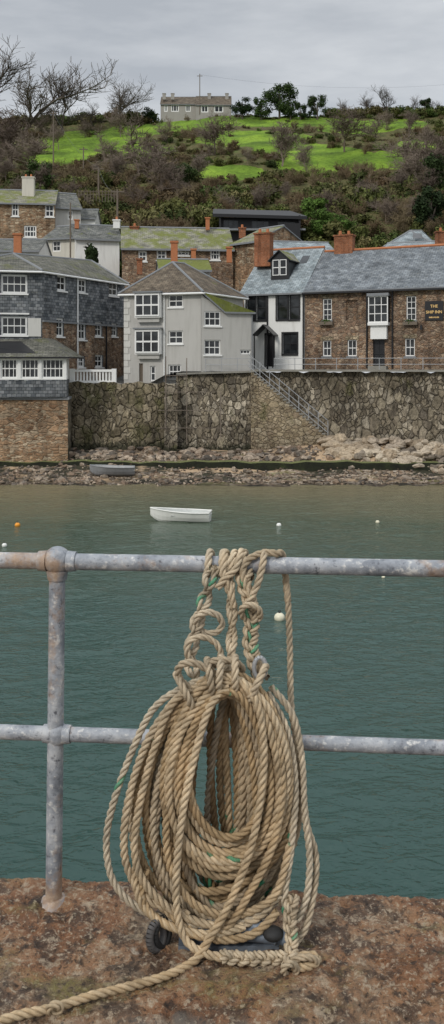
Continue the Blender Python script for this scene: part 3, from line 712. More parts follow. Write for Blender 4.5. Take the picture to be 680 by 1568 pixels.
# ================= BOATS & BUOYS
wp=plain('white_gelcoat',(.78,.78,.74),.3,var=.08,scale=3); wpin=plain('boat_inside',(.5,.52,.5),.5); org=plain('orange_buoy_plastic',(.8,.32,.03),.4); yb=plain('cream_buoy_plastic',(.7,.66,.5),.4)
gb=plain('grey_boat_paint',(.24,.25,.26),.6,var=.3,scale=4); gbi=plain('grey_boat_inside',(.36,.36,.35),.7,var=.3,scale=4)
def boat(name,px,Yb,z,L_,bm,sh,rot,mo,mi_,bow=1.25):
    X=XY(px,Yb); e=empty(name,(X,Yb,z)); hb=MB(); ns=14; secs=[]; ins=[]
    for i in range(ns+1):
        t=i/ns; x=(t-.5)*L_
        hbm=bm*min(1,math.sin(min(1,t*bow+.02)*math.pi/2)**.75)*(1-.22*max(0,t-.7)/.3); kz=-.1+.3*max(0,1-t/.22)**2; sz=sh+sh*.42*(1-t)**2+.03*t
        row=[];ri=[]
        for j in range(9):
            a=-1+2*j/8; yy_=hbm*math.copysign(abs(a)**.75,a) if a else 0; zz=kz+(sz-kz)*abs(a)**2.2
            row.append(Vector((x,yy_,zz))); ri.append(Vector((x+.02*(1-2*t),yy_*.93,max(zz,.06) if abs(a)<1 else zz-.002)))
        secs.append(row);ins.append(ri)
    O=Vector((X,Yb,z)); rz=Matrix.Rotation(math.radians(rot),3,'Z'); tr=lambda p:O+rz@p
    for i in range(ns):
        for j in range(8):
            hb.face([tr(secs[i][j]),tr(secs[i][j+1]),tr(secs[i+1][j+1]),tr(secs[i+1][j])],mo); hb.face([tr(ins[i][j]),tr(ins[i+1][j]),tr(ins[i+1][j+1]),tr(ins[i][j+1])],mi_)
        for j in (0,8): hb.tube(tr(secs[i][j]),tr(secs[i+1][j]),.03,.03,mo,6)
    hb.face([tr(p) for p in secs[-1]],mo); hb.tube(tr(secs[-1][0]),tr(secs[-1][8]),.03,.03,mo,6)
    hb.obj('hull',e,True); th=MB()
    for xx,w_ in ((-.13,.72),(.2,.82),(.42,.7)): th.box(tr(Vector((xx*L_,-w_*bm,sh*.65))),rz@Vector((.24,0,0)),rz@Vector((0,2*w_*bm,0)),(0,0,.03),mi_)
    th.obj('thwarts',e)
boat('dinghy',276,41.4,WZ+.02,2.75,.58,.38,-8,wp,wpin)
boat('grey_dinghy',172,55.6,-4.83,2.7,.62,.40,4,gb,gbi,2.2)
def buoy(px,pyb,r,mat,nm='mooring_buoy'):
    Y=7*F/(pyb-HY); X=XY(px,Y); e=empty(nm,(X,Y,WZ)); b=MB(); b.sphere((X,Y,WZ+r*.35),r,mat,16,10,(1,1,.92)); b.obj('float',e,True)
    c=MB(); c.tube((X,Y,WZ+r*1.15),(X,Y,WZ+r*1.5),r*.22,r*.18,kframe,8); 
    for i in range(8):
        a=math.pi*i/8;a2=math.pi*(i+1)/8; c.tube((X+r*.22*math.cos(a),Y,WZ+r*1.45+r*.3*math.sin(a)),(X+r*.22*math.cos(a2),Y,WZ+r*1.45+r*.3*math.sin(a2)),r*.05,r*.05,kframe,5)
    c.obj('eye',e)
for q in ((27,805,.12,org),(7,836,.10,wp),(427,805,.11,wp),(578,800,.09,yb),(428,948,.15,yb),(587,884,.06,yb)): buoy(*q)
# ================= TREES
def segs_mesh(name,S,mat):
    S=np.array(S); p0=S[:,0:3];p1=S[:,3:6];r0=S[:,6];r1=S[:,7]; d=p1-p0; d/=np.maximum(np.linalg.norm(d,axis=1,keepdims=True),1e-6)
    ref=np.where(np.abs(d[:,2:3])<.9,np.array([[0,0,1.]]),np.array([[1.,0,0]])); a=np.cross(d,ref); a/=np.linalg.norm(a,axis=1,keepdims=True); b=np.cross(d,a)
    N=len(S);k=3; V_=np.zeros((N,2*k,3))
    for i in range(k):
        t=2*math.pi*i/k; o=a*math.cos(t)+b*math.sin(t); V_[:,i]=p0+o*r0[:,None]; V_[:,k+i]=p1+o*r1[:,None]
    base=np.arange(N)[:,None]*2*k; fs=[]
    for i in range(k):
        j=(i+1)%k; fs.append(np.concatenate([base+i,base+j,base+k+j,base+k+i],1))
    F_=np.concatenate(fs)
    me=bpy.data.meshes.new(name); me.from_pydata(V_.reshape(-1,3).tolist(),[],F_.tolist()); me.materials.append(mat); return me
def bare(seed,H=9,spread=1.,mat=None,trunk=.22,twig=.02,ns=(7,6,6,6),lean=.0,up=.06,L0=.42,zmin=-.1):
    r=random.Random(seed); S=[]
    def br(p,d,L,rad,lv):
        n=3 if lv<3 else 2; pts=[p]; dd=d.copy()
        for i in range(n):
            dd=(dd+Vector((r.gauss(0,.15),r.gauss(0,.15),r.gauss(up,.1)))).normalized(); q=pts[-1]+dd*L/n
            ra=rad*(1-.6*i/n); rb_=rad*(1-.6*(i+1)/n); S.append((*pts[-1],*q,max(ra,twig*.8),max(rb_,twig*.6))); pts.append(q)
            if lv<4:
                c=ns[lv]/n*(1.0 if i>0 or lv>0 else .3)
                for _ in range(int(c)+(r.random()<c-int(c))):
                    ax=Vector((r.gauss(0,1),r.gauss(0,1),r.gauss(.15,.6))).normalized()
                    nd=(dd*.75+ax*.85*spread).normalized(); nd.z=max(nd.z,zmin)
                    br(pts[-2].lerp(q,r.random()),nd.normalized(),L*r.uniform(.52,.74),rad*.5,lv+1)
    for k in range(1 if lean==0 else 3):
        br(Vector((r.gauss(0,.3)*lean,r.gauss(0,.3)*lean,-.4)),Vector((r.gauss(0,.08+lean*.4),r.gauss(0,.08),1)).normalized(),H*L0,trunk,0)
    return segs_mesh('bare_tree_mesh',S,mat)
def barkm(name,c1,c2):
    m=M(name,.95,.15); v=m.co(); oi=m.n('ShaderNodeObjectInfo'); m.col(m.mix(m.math('ADD',m.math('MULTIPLY',oi.outputs['Random'],.7),m.math('MULTIPLY',m.noise(v,2,3),.3)),c1,c2)); return m.m
bark=barkm('winter_bark',(.13,.10,.08),(.25,.205,.165)); redbark=barkm('brown_twigs',(.13,.085,.05),(.22,.18,.11)); darkbark=barkm('dark_bark',(.09,.075,.062),(.13,.11,.09))
bt=[bare(s,10,1.1,bark,.15,.028) for s in (1,2,3,4)]
btd=[bare(s,10,.9,darkbark,.17,.017,(8,6,5,5),L0=.40,up=.12,zmin=.05) for s in (5,6,9)]
bs=[bare(s,4.6,1.1,redbark,.06,.022,(6,5,5,3),1.) for s in (11,12,13)]
def inst(name,me,loc,s,par=None,rz=None,sz=1.,sx=1.):
    o=bpy.data.objects.new(name,me); link(o); o.location=loc; o.scale=(s*sx,s*sx,s*sz); o.rotation_euler=(0,0,random.uniform(0,6.28) if rz is None else rz)
    if par: o.parent=par
    return o
def leafm(name,stops):
    m=M(name,.85,.2); oi=m.n('ShaderNodeObjectInfo'); v=m.co(); c=m.ramp(oi.outputs['Random'],stops,'LINEAR')
    m.col(m.mix(1.,c,m.ramp(m.noise(v,1.2,4,.7),[(.3,.35),(.7,1.6)]),'MULTIPLY')); return m.m
lf_scrub=leafm('scrub_leaves',[(0,(.035,.052,.014)),(.2,(.09,.10,.024)),(.35,(.12,.085,.045)),(.48,(.05,.08,.018)),(.62,(.16,.14,.06)),(.75,(.08,.12,.024)),(.88,(.11,.075,.04)),(1,(.08,.135,.028))])
lf_dark=leafm('evergreen_leaves',[(0,(.02,.036,.012)),(.5,(.033,.054,.016)),(1,(.045,.078,.018))])
lf_green=leafm('shrub_leaves',[(0,(.05,.09,.018)),(1,(.085,.15,.028))])
def leafmesh(seed,lobes,nl,ls,mat):
    r=np.random.default_rng(seed); V_=[];F_=[]; tot=0
    for (c,rad) in lobes:
        c=np.array(c);rad=np.array(rad)
        n=int(nl*rad.mean()**1.3)
        d=r.normal(size=(n,3)); d/=np.linalg.norm(d,axis=1,keepdims=True); rr=r.random((n,1))**.42*(1+.3*np.sin(d[:,0:1]*7+seed)*np.sin(d[:,1:2]*6))
        p=c+d*rr*rad
        nrm=d+r.normal(size=(n,3))*.7; nrm/=np.linalg.norm(nrm,axis=1,keepdims=True)
        a=np.cross(nrm,r.normal(size=(n,3))); a/=np.linalg.norm(a,axis=1,keepdims=True); b=np.cross(nrm,a); s=ls*r.uniform(.5,1.4,(n,1))
        q=np.stack([p-a*s,p-b*s*.6,p+a*s,p+b*s*.6],1); V_.append(q.reshape(-1,3)); F_.append(np.arange(n*4).reshape(n,4)+tot); tot+=n*4
    V_=np.concatenate(V_);F_=np.concatenate(F_); me=bpy.data.meshes.new('foliage'); me.from_pydata(V_.tolist(),[],F_.tolist()); me.materials.append(mat); return me
def lobes(seed,n,R,zf=.7):
    r=random.Random(seed); return [((r.gauss(0,.5)*R,r.gauss(0,.5)*R,R*zf*r.uniform(.35,1.)),(R*r.uniform(.35,.65),)*2+(R*zf*r.uniform(.4,.7),)) for _ in range(n)]
ls_=[leafmesh(s,lobes(s,6,1.6),330,.16,lf_scrub) for s in (21,22,23,24)]
sp=empty('hillside_scrub',(0,0,0)); cnt=0
for i in range(1900):
    Y=101+131*random.random()**.9; X=random.uniform(-.32,.32)*Y; z=float(T(X,Y)); px=CX+F*X/Y; py=HY-F*(z-CZ)/Y
    if any(((px-a)/c)**2+((py-b-3)/(d+2))**2<1 for a,b,c,d in _f) and random.random()<.96: continue
    if Y>226 and 235<px<362: continue
    if Y<109 and 330<px<465: continue
    if py<300 and random.random()<.25: continue
    cnt+=1
    if random.random()<.30: inst('twiggy_scrub',random.choice(bs),(X,Y,z),random.uniform(.5,1.)*(1. if py>270 else .75),sp)
    else: inst('scrub_bush',random.choice(ls_),(X,Y,z-.3),random.uniform(.45,1.25)*(1.2 if py>275 else .70),sp,sz=random.uniform(.7,1.3))
for i in range(140):
    Y=random.uniform(84,101); X=random.uniform(-.36,.36)*Y; px=CX+F*X/Y; z=float(T(X,Y))
    if px<150 or 335<px<460: continue
    inst('scrub_bush',random.choice(ls_),(X,Y,z-.3),random.uniform(.6,1.3),sp)
def treeat(px,pt,Y,me,H0,sx=1.):
    X=XY(px,Y); z=float(T(X,Y)); s=(ZY(pt,Y)-z)/H0; return inst('bare_tree',me,(X,Y,z-.1),s,sx=sx)
H=lambda me: max(v.co.z for v in me.vertices)
Hb=[H(x) for x in bt]; Hd=[H(x) for x in btd]
for i,(px,pt,Y,sx) in enumerate([(30,76,205,1.25),(97,94,208,1.15),(188,103,216,1.3),(-32,84,205,1.2),(140,148,216,1.1),(565,138,226,1.2),(598,136,226,1.3),(635,142,226,1.2),(527,150,226,1.1),(672,148,226,1.2)]):
    treeat(px,pt,Y,btd[i%3],Hd[i%3],sx)
TR=[(215,176,140,1.4),(330,165,160,1.25),(432,180,155,1.3),(528,155,165,1.35),(575,168,185,1.2),(650,183,160,1.2),(20,165,170,1.3),(50,185,160,1.3),(130,175,205,1.),(620,188,150,1.3),(500,285,112,1.2),(300,226,140,1.2),(255,172,190,1.1),(150,240,150,1.),(470,214,150,1.),(10,225,140,1.3),(245,214,130,1.2),(610,248,130,1.3),(660,255,125,1.4),(185,155,205,1.),(70,158,205,1.),(-20,200,160,1.2),(710,150,200,1.2),(175,225,140,1.),(275,252,125,1.1),(400,270,120,1.),(440,275,125,1.),(560,262,120,1.2),(205,260,118,1.),(110,265,125,1.),(60,242,130,1.2),(30,258,118,1.1),(345,280,115,1.),(590,288,110,1.1),(640,292,108,1.1),(130,283,112,.9),(160,192,170,1.1),(635,215,140,1.3),(675,205,140,1.3),(90,180,190,1.),(230,194,160,1.1),(590,160,205,1.1),(625,165,200,1.1),(380,222,150,.9)]
for i,(px,pt,Y,sx) in enumerate(TR): treeat(px,pt,Y,bt[i%4],Hb[i%4],sx)
def evergreen(name,px,pt,Y,w,n=14,mat=None,seed=1,flat=.5):
    X=XY(px,Y);z=float(T(X,Y)); Ht=ZY(pt,Y)-z; W_=w/F*Y/2; r=random.Random(seed); L=[]
    for i in range(n):
        t=r.uniform(.25,.93); ww=W_*(1-.45*abs(t-.55)/.45)
        L.append(((r.uniform(-1,1)*ww*.75,r.uniform(-1,1)*ww*.5,Ht*t),(W_*r.uniform(.22,.42),W_*.3,Ht*.12*r.uniform(.7,1.3)/flat*.6)))
    e=empty(name,(X,Y,z)); o=bpy.data.objects.new('crown',leafmesh(seed,L,900/max(W_,1)**1.1,.02*Ht+.06,mat or lf_dark)); link(o); o.parent=e
    b=MB(); b.tube((0,0,-.3),(0,0,Ht*.75),.04*Ht,.02*Ht,darkbark,6)
    for i in range(6): c=L[i][0]; b.tube((0,0,Ht*.3),c,.02*Ht,.006*Ht,darkbark,5)
    o=b.obj('trunk'); o.parent=e
evergreen('cypress_tree',428,130,224,64,22,seed=3)
evergreen('evergreen_shrub',371,147,222,40,14,seed=4); evergreen('evergreen_shrub',486,147,222,36,14,seed=5)
evergreen('evergreen_shrub',652,147,224,26,10,seed=6); evergreen('leafy_shrub',505,320,102,72,24,lf_green,seed=8)
evergreen('evergreen_shrub',147,378,80,44,18,seed=7); evergreen('evergreen_shrub',400,152,222,34,12,seed=15);evergreen('evergreen_shrub',445,152,222,36,12,seed=16)
evergreen('evergreen_shrub',460,158,222,30,10,seed=17); evergreen('evergreen_shrub',230,165,222,34,12,seed=18); evergreen('evergreen_shrub',660,290,104,60,20,seed=19)
evergreen('evergreen_shrub',275,248,135,60,18,seed=20); evergreen('evergreen_shrub',60,247,130,50,16,seed=24); evergreen('leafy_shrub',480,300,108,44,16,lf_green,seed=26); evergreen('evergreen_shrub',670,240,125,50,16,seed=27)
hd=empty('skyline_hedge',(0,0,0))
for px in np.arange(-60,760,6.):
    if 243<px<357: continue
    Y=225+random.uniform(-2,2); X=XY(px,Y); s=random.uniform(.6,1.2)*(1.35 if px>500 or px<230 else .6); inst('hedge_bush',random.choice(ls_),(X,Y,float(T(X,Y))-.4),s,hd)
wbx=empty('window_box_plants',(0,0,0)); 
f=inn_fac
for px,py in ((501,491),(629,491)):
    u,z=f.uz(px,py); p=f.pt(u,z-.25,.2); inst('plant',leafmesh(77,[((0,0,.2),(.45,.15,.18))],900,.06,lf_green),p,1,wbx,rz=math.atan2(f.d.y,f.d.x))
def pole(px,pt,pb,Y,r=.12,cross=True):
    e=empty('utility_pole',P(px,pb,Y)); b=MB(); b.tube(P(px,pb,Y),P(px,pt,Y),r,r*.8,wood,7)
    if cross: p=P(px,pt+3,Y); b.box(p+Vector((-.7,-.06,-.1)),(1.4,0,0),(0,.12,0),(0,0,.12),wood)
    b.obj('pole',e)
pole(306,113,175,226); pole(82,170,262,150); pole(151,255,300,120); pole(108,310,396,84,.08,False); pole(128,225,262,150); pole(180,290,345,100)
wr=MB()
def wire(a,b,sag):
    a=Vector(a);b=Vector(b); q=[a.lerp(b,t/12)-Vector((0,0,sag*4*(t/12)*(1-t/12))) for t in range(13)]
    for i in range(12): wr.tube(q[i],q[i+1],.015,.015,kframe,3,False)
wire(P(82,172,150),P(151,257,120),1.2); wire(P(151,257,120),P(180,292,100),1.); wire(P(82,172,150),P(-60,150,150),1.); wire(P(306,114,226),P(700,128,226),2.); 
wr.obj('overhead_wires')
fe=MB()
for i in range(14):
    px=120+i*4.6; Y=112; p=P(px,303,Y); fe.tube(p-Vector((0,0,.5)),P(px,291,Y),.04,.04,wood,5)
fe.tube(P(120,293,112),P(180,293,112),.03,.03,wood,4); fe.tube(P(120,298,112),P(180,298,112),.03,.03,wood,4); fe.obj('garden_fence')
# ================= QUAY
def edgeY(X): return 3.072-.084*X
xs=np.concatenate([[-40,-20,-10,-5,-3,-2,-1.5],np.arange(-1.15,1.15,.008),[1.5,2,3,5,10,20,40]])
tt=np.concatenate([[-30,-15,-6,-2,.5,1.5],np.arange(2.1,3.072,.008),[3.072]])
Yq=tt[:,None]-.084*xs[None,:]*np.clip((tt[:,None])/3,0,1)
Yq[-1]+=.016*(fbm(xs*9,xs*0,3,4)-.5)*2; 
def QZ(X,Y):
    e=np.clip((Y-(edgeY(X)-.035))/.035,0,1)
    r=fbm(X*28,Y*28,3,2)
    z=.014*(fbm(X*5,Y*5,4,1)-.5)*2+.010*(r-.5)*2-.010*np.clip(.40-r,0,1)*4+.005*(fbm(X*90,Y*90,2,6)-.5)*2-e**2*.02
    lowr=np.clip((2.46+.03*np.sin(X*6)-Y)/.02,0,1)*.012
    return z-lowr
m=M('quay_granite',.6,.5); v=m.co()
n1=m.noise(v,2.4,8,.72,.5); n2=m.noise(v,13,8,.75); n3=m.noise(v,60,5,.7); n5=m.noise(v,7,6,.7)
c=m.ramp(n1,[(.3,(.09,.058,.04)),(.42,(.30,.14,.065)),(.50,(.40,.225,.12)),(.58,(.22,.15,.095)),(.72,(.52,.40,.28))])
c=m.mix(m.ramp(n5,[(.51,0),(.58,.8)]),c,(.075,.048,.034))
c=m.mix(m.ramp(n2,[(.53,0),(.60,.85)]),c,(.05,.034,.025))
c=m.mix(m.ramp(n2,[(.38,.85),(.45,0)]),c,(.56,.44,.31))
c=m.mix(m.ramp(n3,[(.55,0),(.62,.8)]),c,(.60,.49,.35))
c=m.mix(m.ramp(n3,[(.35,.85),(.43,0)]),c,(.028,.02,.014))
li=m.ramp(m.noise(v,4.5,4,.5),[(.67,0),(.69,1)]); c=m.mix(li,c,(.60,.52,.42))
mo=m.ramp(m.noise(m.co(scale=(.6,1.4,1)),2.6,7,.7),[(.53,0),(.64,.85)]); c=m.mix(m.math('MULTIPLY',mo,m.ramp(n3,[(.38,0),(.55,1)])),c,(.24,.20,.06))
fr=m.ramp(m.math('SUBTRACT',m.math('ADD',m.sep(v,1),m.math('MULTIPLY',n1,.1)),2.),[(.46,1),(.50,0)]); c=m.mix(m.math('MULTIPLY',fr,.55),c,m.mix(n2,(.14,.12,.10),(.40,.36,.30)))
m.col(c); m.rough(m.ramp(m.noise(v,3,5),[(.38,.18),(.58,.8)]))
m.bump(m.math('ADD',n2,m.math('MULTIPLY',n3,.8)),1.,.03)
grid('quay_ground',xs,Yq,QZ,m.m)
qw=MB()
qw.face([(-40,edgeY(-40)-.01,-8),(40,edgeY(40)-.01,-8),(40,edgeY(40)-.01,-.03),(-40,edgeY(-40)-.01,-.03)],st_sea); qw.obj('quay_wall')
# ================= RAILING
m=M('galvanised_pipe',.5,.4,.15); v=m.co()
n1=m.noise(v,9,8,.7); n2=m.noise(v,38,5,.7); n4=m.noise(v,3.3,6,.7)
c=m.ramp(n1,[(.3,(.13,.145,.17)),(.5,(.30,.32,.35)),(.7,(.50,.51,.52))])
c=m.mix(m.ramp(n2,[(.55,0),(.66,.8)]),c,(.66,.65,.62))
c=m.mix(m.ramp(n2,[(.32,.9),(.43,0)]),c,(.06,.065,.08))
c=m.mix(m.ramp(n4,[(.53,0),(.64,.8)]),c,m.mix(n2,(.20,.09,.035),(.52,.38,.25)))
m.col(c); m.rough(m.ramp(n1,[(.3,.35),(.7,.75)])); m.bump(m.math('ADD',n1,n2),.6,.008); pipe=m.m
def railY(X): return 2.978-.0876*(X+.536)
e=empty('quay_railing',(0,2.93,0)); rl=MB()
for z,r in ((1.104,.0265),(.5425,.0235)): rl.tube((-8,railY(-8),z),(8,railY(8),z),r,r,pipe,28)
rl.obj('rails',e,True); ps=MB()
for k in (-3,-2,-1,0,1,2,3):
    X=-.536+k*2.1; Y=railY(X); b=Vector((X-.012,Y,-.01)); t=Vector((X,Y,1.10))
    ps.tube(b,t,.0265,.0262,pipe,28)
    ps.sphere((X,Y,1.108),.045,pipe,28,18)
    for s in (-1,1): ps.tube((X+s*.034,railY(X+s*.034),1.105),(X+s*.062,railY(X+s*.062),1.105),.034,.0315,pipe,24)
    ps.tube((X,Y,1.045),(X,Y,1.075),.031,.036,pipe,24)
    ps.sphere((X,Y,.5425),.036,pipe,24,14,(.95,1,1.15))
    for s in (-1,1): ps.tube((X+s*.02,railY(X+s*.02),.5425),(X+s*.045,railY(X+s*.045),.5425),.031,.029,pipe,24)
    ps.tube(b,b+Vector((0,0,.022)),.05,.036,pipe,20); ps.tube(b+Vector((0,0,-.02)),b+Vector((0,0,.004)),.062,.056,pipe,20)
ps.obj('posts',e,True)
# ================= ROPE
m=M('rope_fibre',.85,.2); at=m.n('ShaderNodeAttribute',attribute_name='tint'); uv=m.co('UV')
r_=m.sep(at.outputs['Vector'],0); g_=m.sep(at.outputs['Vector'],1); wsh=m.sep(at.outputs['Vector'],2)
v=m.co(); nb=m.noise(v,14,5,.65)
uvs=m.n('ShaderNodeMapping'); uvs.inputs['Scale'].default_value=(60,14,1); m.l(uv,uvs.inputs[0]); fib=m.noise(uvs.outputs[0],1,4,.7)
tan=m.ramp(r_,[(0,(.30,.19,.095)),(.5,(.57,.41,.235)),(1,(.78,.63,.43))])
pale=m.mix(wsh,tan,(.74,.69,.57))
c=m.mix(1.,pale,m.ramp(nb,[(.3,.55),(.7,1.25)]),'MULTIPLY')
c=m.mix(1.,c,m.ramp(fib,[(.3,.5),(.65,1.2)]),'MULTIPLY')
c=m.mix(m.math('MULTIPLY',g_,m.ramp(fib,[(.42,0),(.5,1)])),c,(.03,.32,.18))
m.col(c); m.bump(fib,.7,.004); ropem=m.m
class Rope:
    def __init__(s): s.V=[];s.F=[];s.UV=[];s.C=[];s.n=0
    def add(s,pts,r=.0128,pitch=.078,closed=False,tint=.5,pale=0.,green=.0,seed=0,ds=.006,ns=7):
        p=np.array([tuple(q) for q in pts],float)
        if closed: q=np.concatenate([p[-1:],p,p[:2]])
        else: q=np.concatenate([2*p[:1]-p[1:2],p,2*p[-1:]-p[-2:-1]])
        out=[]
        for i in range(1,len(q)-2):
            t=np.linspace(0,1,14,endpoint=False)[:,None]; a,b,c,d=q[i-1],q[i],q[i+1],q[i+2]
            out.append(.5*((2*b)+(-a+c)*t+(2*a-5*b+4*c-d)*t*t+(-a+3*b-3*c+d)*t**3))
        out.append(q[-2][None]); c=np.concatenate(out)
        L=np.concatenate([[0],np.cumsum(np.linalg.norm(np.diff(c,axis=0),axis=1))]); tot=L[-1]; n=max(8,int(tot/ds)); ss=np.linspace(0,tot,n+1)
        c=np.stack([np.interp(ss,L,c[:,k]) for k in range(3)],-1)
        if closed: pitch=tot/max(1,round(tot/pitch))
        T_=np.gradient(c,axis=0)
        if closed: T_[0]=T_[-1]=(c[1]-c[-2])
        T_/=np.linalg.norm(T_,axis=1,keepdims=True)
        N_=np.zeros_like(c); nv=np.cross(T_[0],[0.3,1,.2]); nv/=np.linalg.norm(nv); N_[0]=nv
        for i in range(1,len(c)):
            nv=nv-T_[i]*nv.dot(T_[i]); nv/=np.linalg.norm(nv); N_[i]=nv
        if closed:
            a=math.atan2(np.dot(np.cross(N_[-1],N_[0]),T_[0]),N_[-1].dot(N_[0])); ang=a*ss/tot
            B_=np.cross(T_,N_); N_=N_*np.cos(ang)[:,None]+B_*np.sin(ang)[:,None]
        B_=np.cross(T_,N_); rr=np.random.default_rng(seed+5)
        wob=1+.05*np.sin(ss*23+seed)
        gn=np.interp(ss,np.linspace(0,tot,max(3,int(tot/.10))),rr.random(max(3,int(tot/.10))))
        for k in range(3):
            ph=2*math.pi*ss/pitch+2*math.pi*k/3
            u=N_*np.cos(ph)[:,None]+B_*np.sin(ph)[:,None]; sc=c+u*(r*.53*wob)[:,None]
            w=np.cross(T_,u)
            tg=T_+w*(2*math.pi*r*.53/pitch); tg/=np.linalg.norm(tg,axis=1,keepdims=True); w2=np.cross(tg,u)
            a=2*math.pi*np.arange(ns)/ns
            ring=sc[:,None,:]+(u[:,None,:]*np.cos(a)[None,:,None]+w2[:,None,:]*np.sin(a)[None,:,None])*(r*.49)
            m_=len(ss); s.V.append(ring.reshape(-1,3))
            i=np.arange(m_-1)[:,None]*ns; j=np.arange(ns)[None,:]; j2=(j+1)%ns
            f=np.stack([i+j,i+ns+j,i+ns+j2,i+j2],-1).reshape(-1,4)+s.n; s.F.append(f)
            uvp=np.stack([np.repeat(ss[:,None],ns,1),np.repeat(a[None,:],m_,0)+k*7],-1).reshape(-1,2); s.UV.append(uvp)
            g=(gn>(1-green)).astype(float)*(1 if k==seed%3 else 0)
            col=np.stack([np.full(m_,tint+rr.uniform(-.1,.1))+.12*np.sin(ss*3+seed),g,np.full(m_,pale),np.ones(m_)],-1); s.C.append(np.repeat(col[:,None,:],ns,1).reshape(-1,4)); s.n+=m_*ns
    def obj(s,name,par):
        V_=np.concatenate(s.V);F_=np.concatenate(s.F);U=np.concatenate(s.UV);C=np.clip(np.concatenate(s.C),0,1)
        me=bpy.data.meshes.new(name); me.from_pydata(V_.tolist(),[],F_.tolist()); me.polygons.foreach_set('use_smooth',[True]*len(F_)); me.materials.append(ropem)
        ul=me.uv_layers.new(name='UVMap'); ul.data.foreach_set('uv',U[F_.ravel()].ravel())
        a=me.attributes.new('tint','FLOAT_COLOR','POINT'); a.data.foreach_set('color',C.ravel()); me.update()
        o=bpy.data.objects.new(name,me); link(o); parent(o,par); return o
RE=empty('rope_coil',(0.02,2.85,0)); rg=random.Random(5)
def loop(R,cx,yt,yb,wl,wr,Y,skew=0.,tw=.0,jit=3.,**k):
    pts=[]; n=22; p1,p2,p3=[rg.uniform(0,6.28) for _ in range(3)]
    for i in range(n):
        t=2*math.pi*i/n; s_=math.sin(t); cth=math.cos(t); y=(yt+yb)/2-(yb-yt)/2*cth
        low=(1-cth)/2
        w=(wr if s_>0 else wl)*(.74+.42*low-.14*low*low)
        x=cx+w*abs(s_)*(1 if s_>0 else -1)+skew*low+jit*math.sin(2*t+p1)
        yy_=y+jit*.8*math.sin(3*t+p2)
        pts.append(P(x,yy_,Y+tw*s_+.006*math.sin(2*t+p3)))
    R.add(pts,closed=True,**k)
R1=Rope()
for i in range(11):
    loop(R1,350+rg.uniform(-14,12),1045+rg.uniform(-8,10),1330+rg.uniform(0,75),14+i*7,16+i*6,2.885-.005*i,skew=rg.uniform(-16,16),tw=rg.uniform(-.015,.015),tint=rg.uniform(.1,.6),pale=rg.choice([0,.2,.4]),seed=i,green=.14)
for i in range(16):
    loop(R1,337+rg.uniform(-5,5),1042+rg.uniform(-8,8),1358+80*((i*5)%16)/16+rg.uniform(-4,4),76+64*((i*7)%16)/16,70+58*((i*7+3)%16)/16,2.865-.006*i,skew=rg.uniform(-14,4),tw=rg.uniform(-.012,.012),tint=rg.uniform(.2,.95),pale=rg.choice([0,0,.3]),seed=20+i,green=.1,jit=5)
R1.obj('back_loops',RE)
R2=Rope()
for i in range(10):
    loop(R2,350+rg.uniform(-3,3),1032+i*3.6,1330-i*6+rg.uniform(-6,6)+(14 if i%3==0 else 0),104-i*4.2+rg.uniform(-3,3),104-i*5+rg.uniform(-2,2),2.765-.005*((i*3)%5),skew=-4+rg.uniform(-3,3),tw=.0,tint=rg.uniform(.35,.9),seed=50+i,green=.02,jit=2.6)
R2.obj('front_loops',RE)
def Yg(py): return 2436./(py-560)
R3=Rope()
def path(pts,**k): R3.add([P(a,b,c) for a,b,c in pts],**k)
path([(330,1035,2.80),(285,1050,2.79),(235,1085,2.79),(198,1160,2.79),(172,1235,2.79),(163,1290,2.78),(172,1345,2.77),(205,1385,2.76),(260,1408,2.75),(320,1415,2.74),(380,1405,2.74),(430,1370,2.75)],tint=.6,pale=.5,green=.16,r=.0115,seed=1)
path([(320,1045,2.79),(275,1065,2.78),(228,1130,2.77),(200,1210,2.77),(190,1280,2.76),(196,1330,2.76),(225,1375,2.75),(290,1400,2.74)],tint=.7,pale=.2,green=.1,seed=2)
path([(340,1040,2.78),(270,1070,2.77),(238,1140,2.76),(214,1230,2.76),(206,1300,2.75),(222,1352,2.74),(268,1395,2.74),(340,1418,2.73),(400,1400,2.74),(440,1340,2.76)],tint=.85,pale=.1,seed=3)
path([(437,878,2.965),(441,920,2.96),(444,1000,2.945),(446,1080,2.90),(455,1140,2.84),(462,1200,2.81),(470,1262,2.80),(482,1300,2.79),(484,1335,2.78),(478,1380,2.76),(468,1420,2.74),(455,1440,2.73)],tint=.55,pale=.4,r=.011,green=.05,seed=4)
path([(415,1050,2.80),(448,1095,2.79),(462,1160,2.79),(466,1240,2.78),(474,1310,2.77),(470,1370,2.75),(455,1410,2.73)],tint=.6,pale=.5,green=.16,seed=5,r=.0115)
path([(410,1060,2.79),(440,1120,2.78),(452,1200,2.77),(447,1290,2.76),(436,1370,2.75),(440,1420,2.73),(443,1470,2.69)],tint=.6,pale=.5,green=.12,seed=6,r=.0115)
path([(352,1050,2.745),(322,1080,2.735),(300,1150,2.73),(282,1230,2.725),(272,1310,2.725),(270,1380,2.72),(280,1430,2.71),(305,1455,Yg(1468)),(345,1466,Yg(1472)),(400,1468,Yg(1475)),(440,1466,Yg(1473)),(478,1462,Yg(1472)),(486,1472,Yg(1478)),(468,1480,Yg(1488)),(445,1478,Yg(1490))],tint=.85,seed=7,green=.03)
path([(372,1045,2.75),(395,1080,2.73),(404,1150,2.73),(398,1230,2.725),(380,1310,2.72),(350,1385,2.71),(318,1440,2.69),(300,1468,Yg(1474)),(262,1490,Yg(1495)),(205,1508,Yg(1512)),(140,1524,Yg(1529)),(80,1543,Yg(1548)),(20,1556,Yg(1562)),(-60,1585,Yg(1590)),(-200,1640,Yg(1645))],tint=.75,seed=8,r=.013)
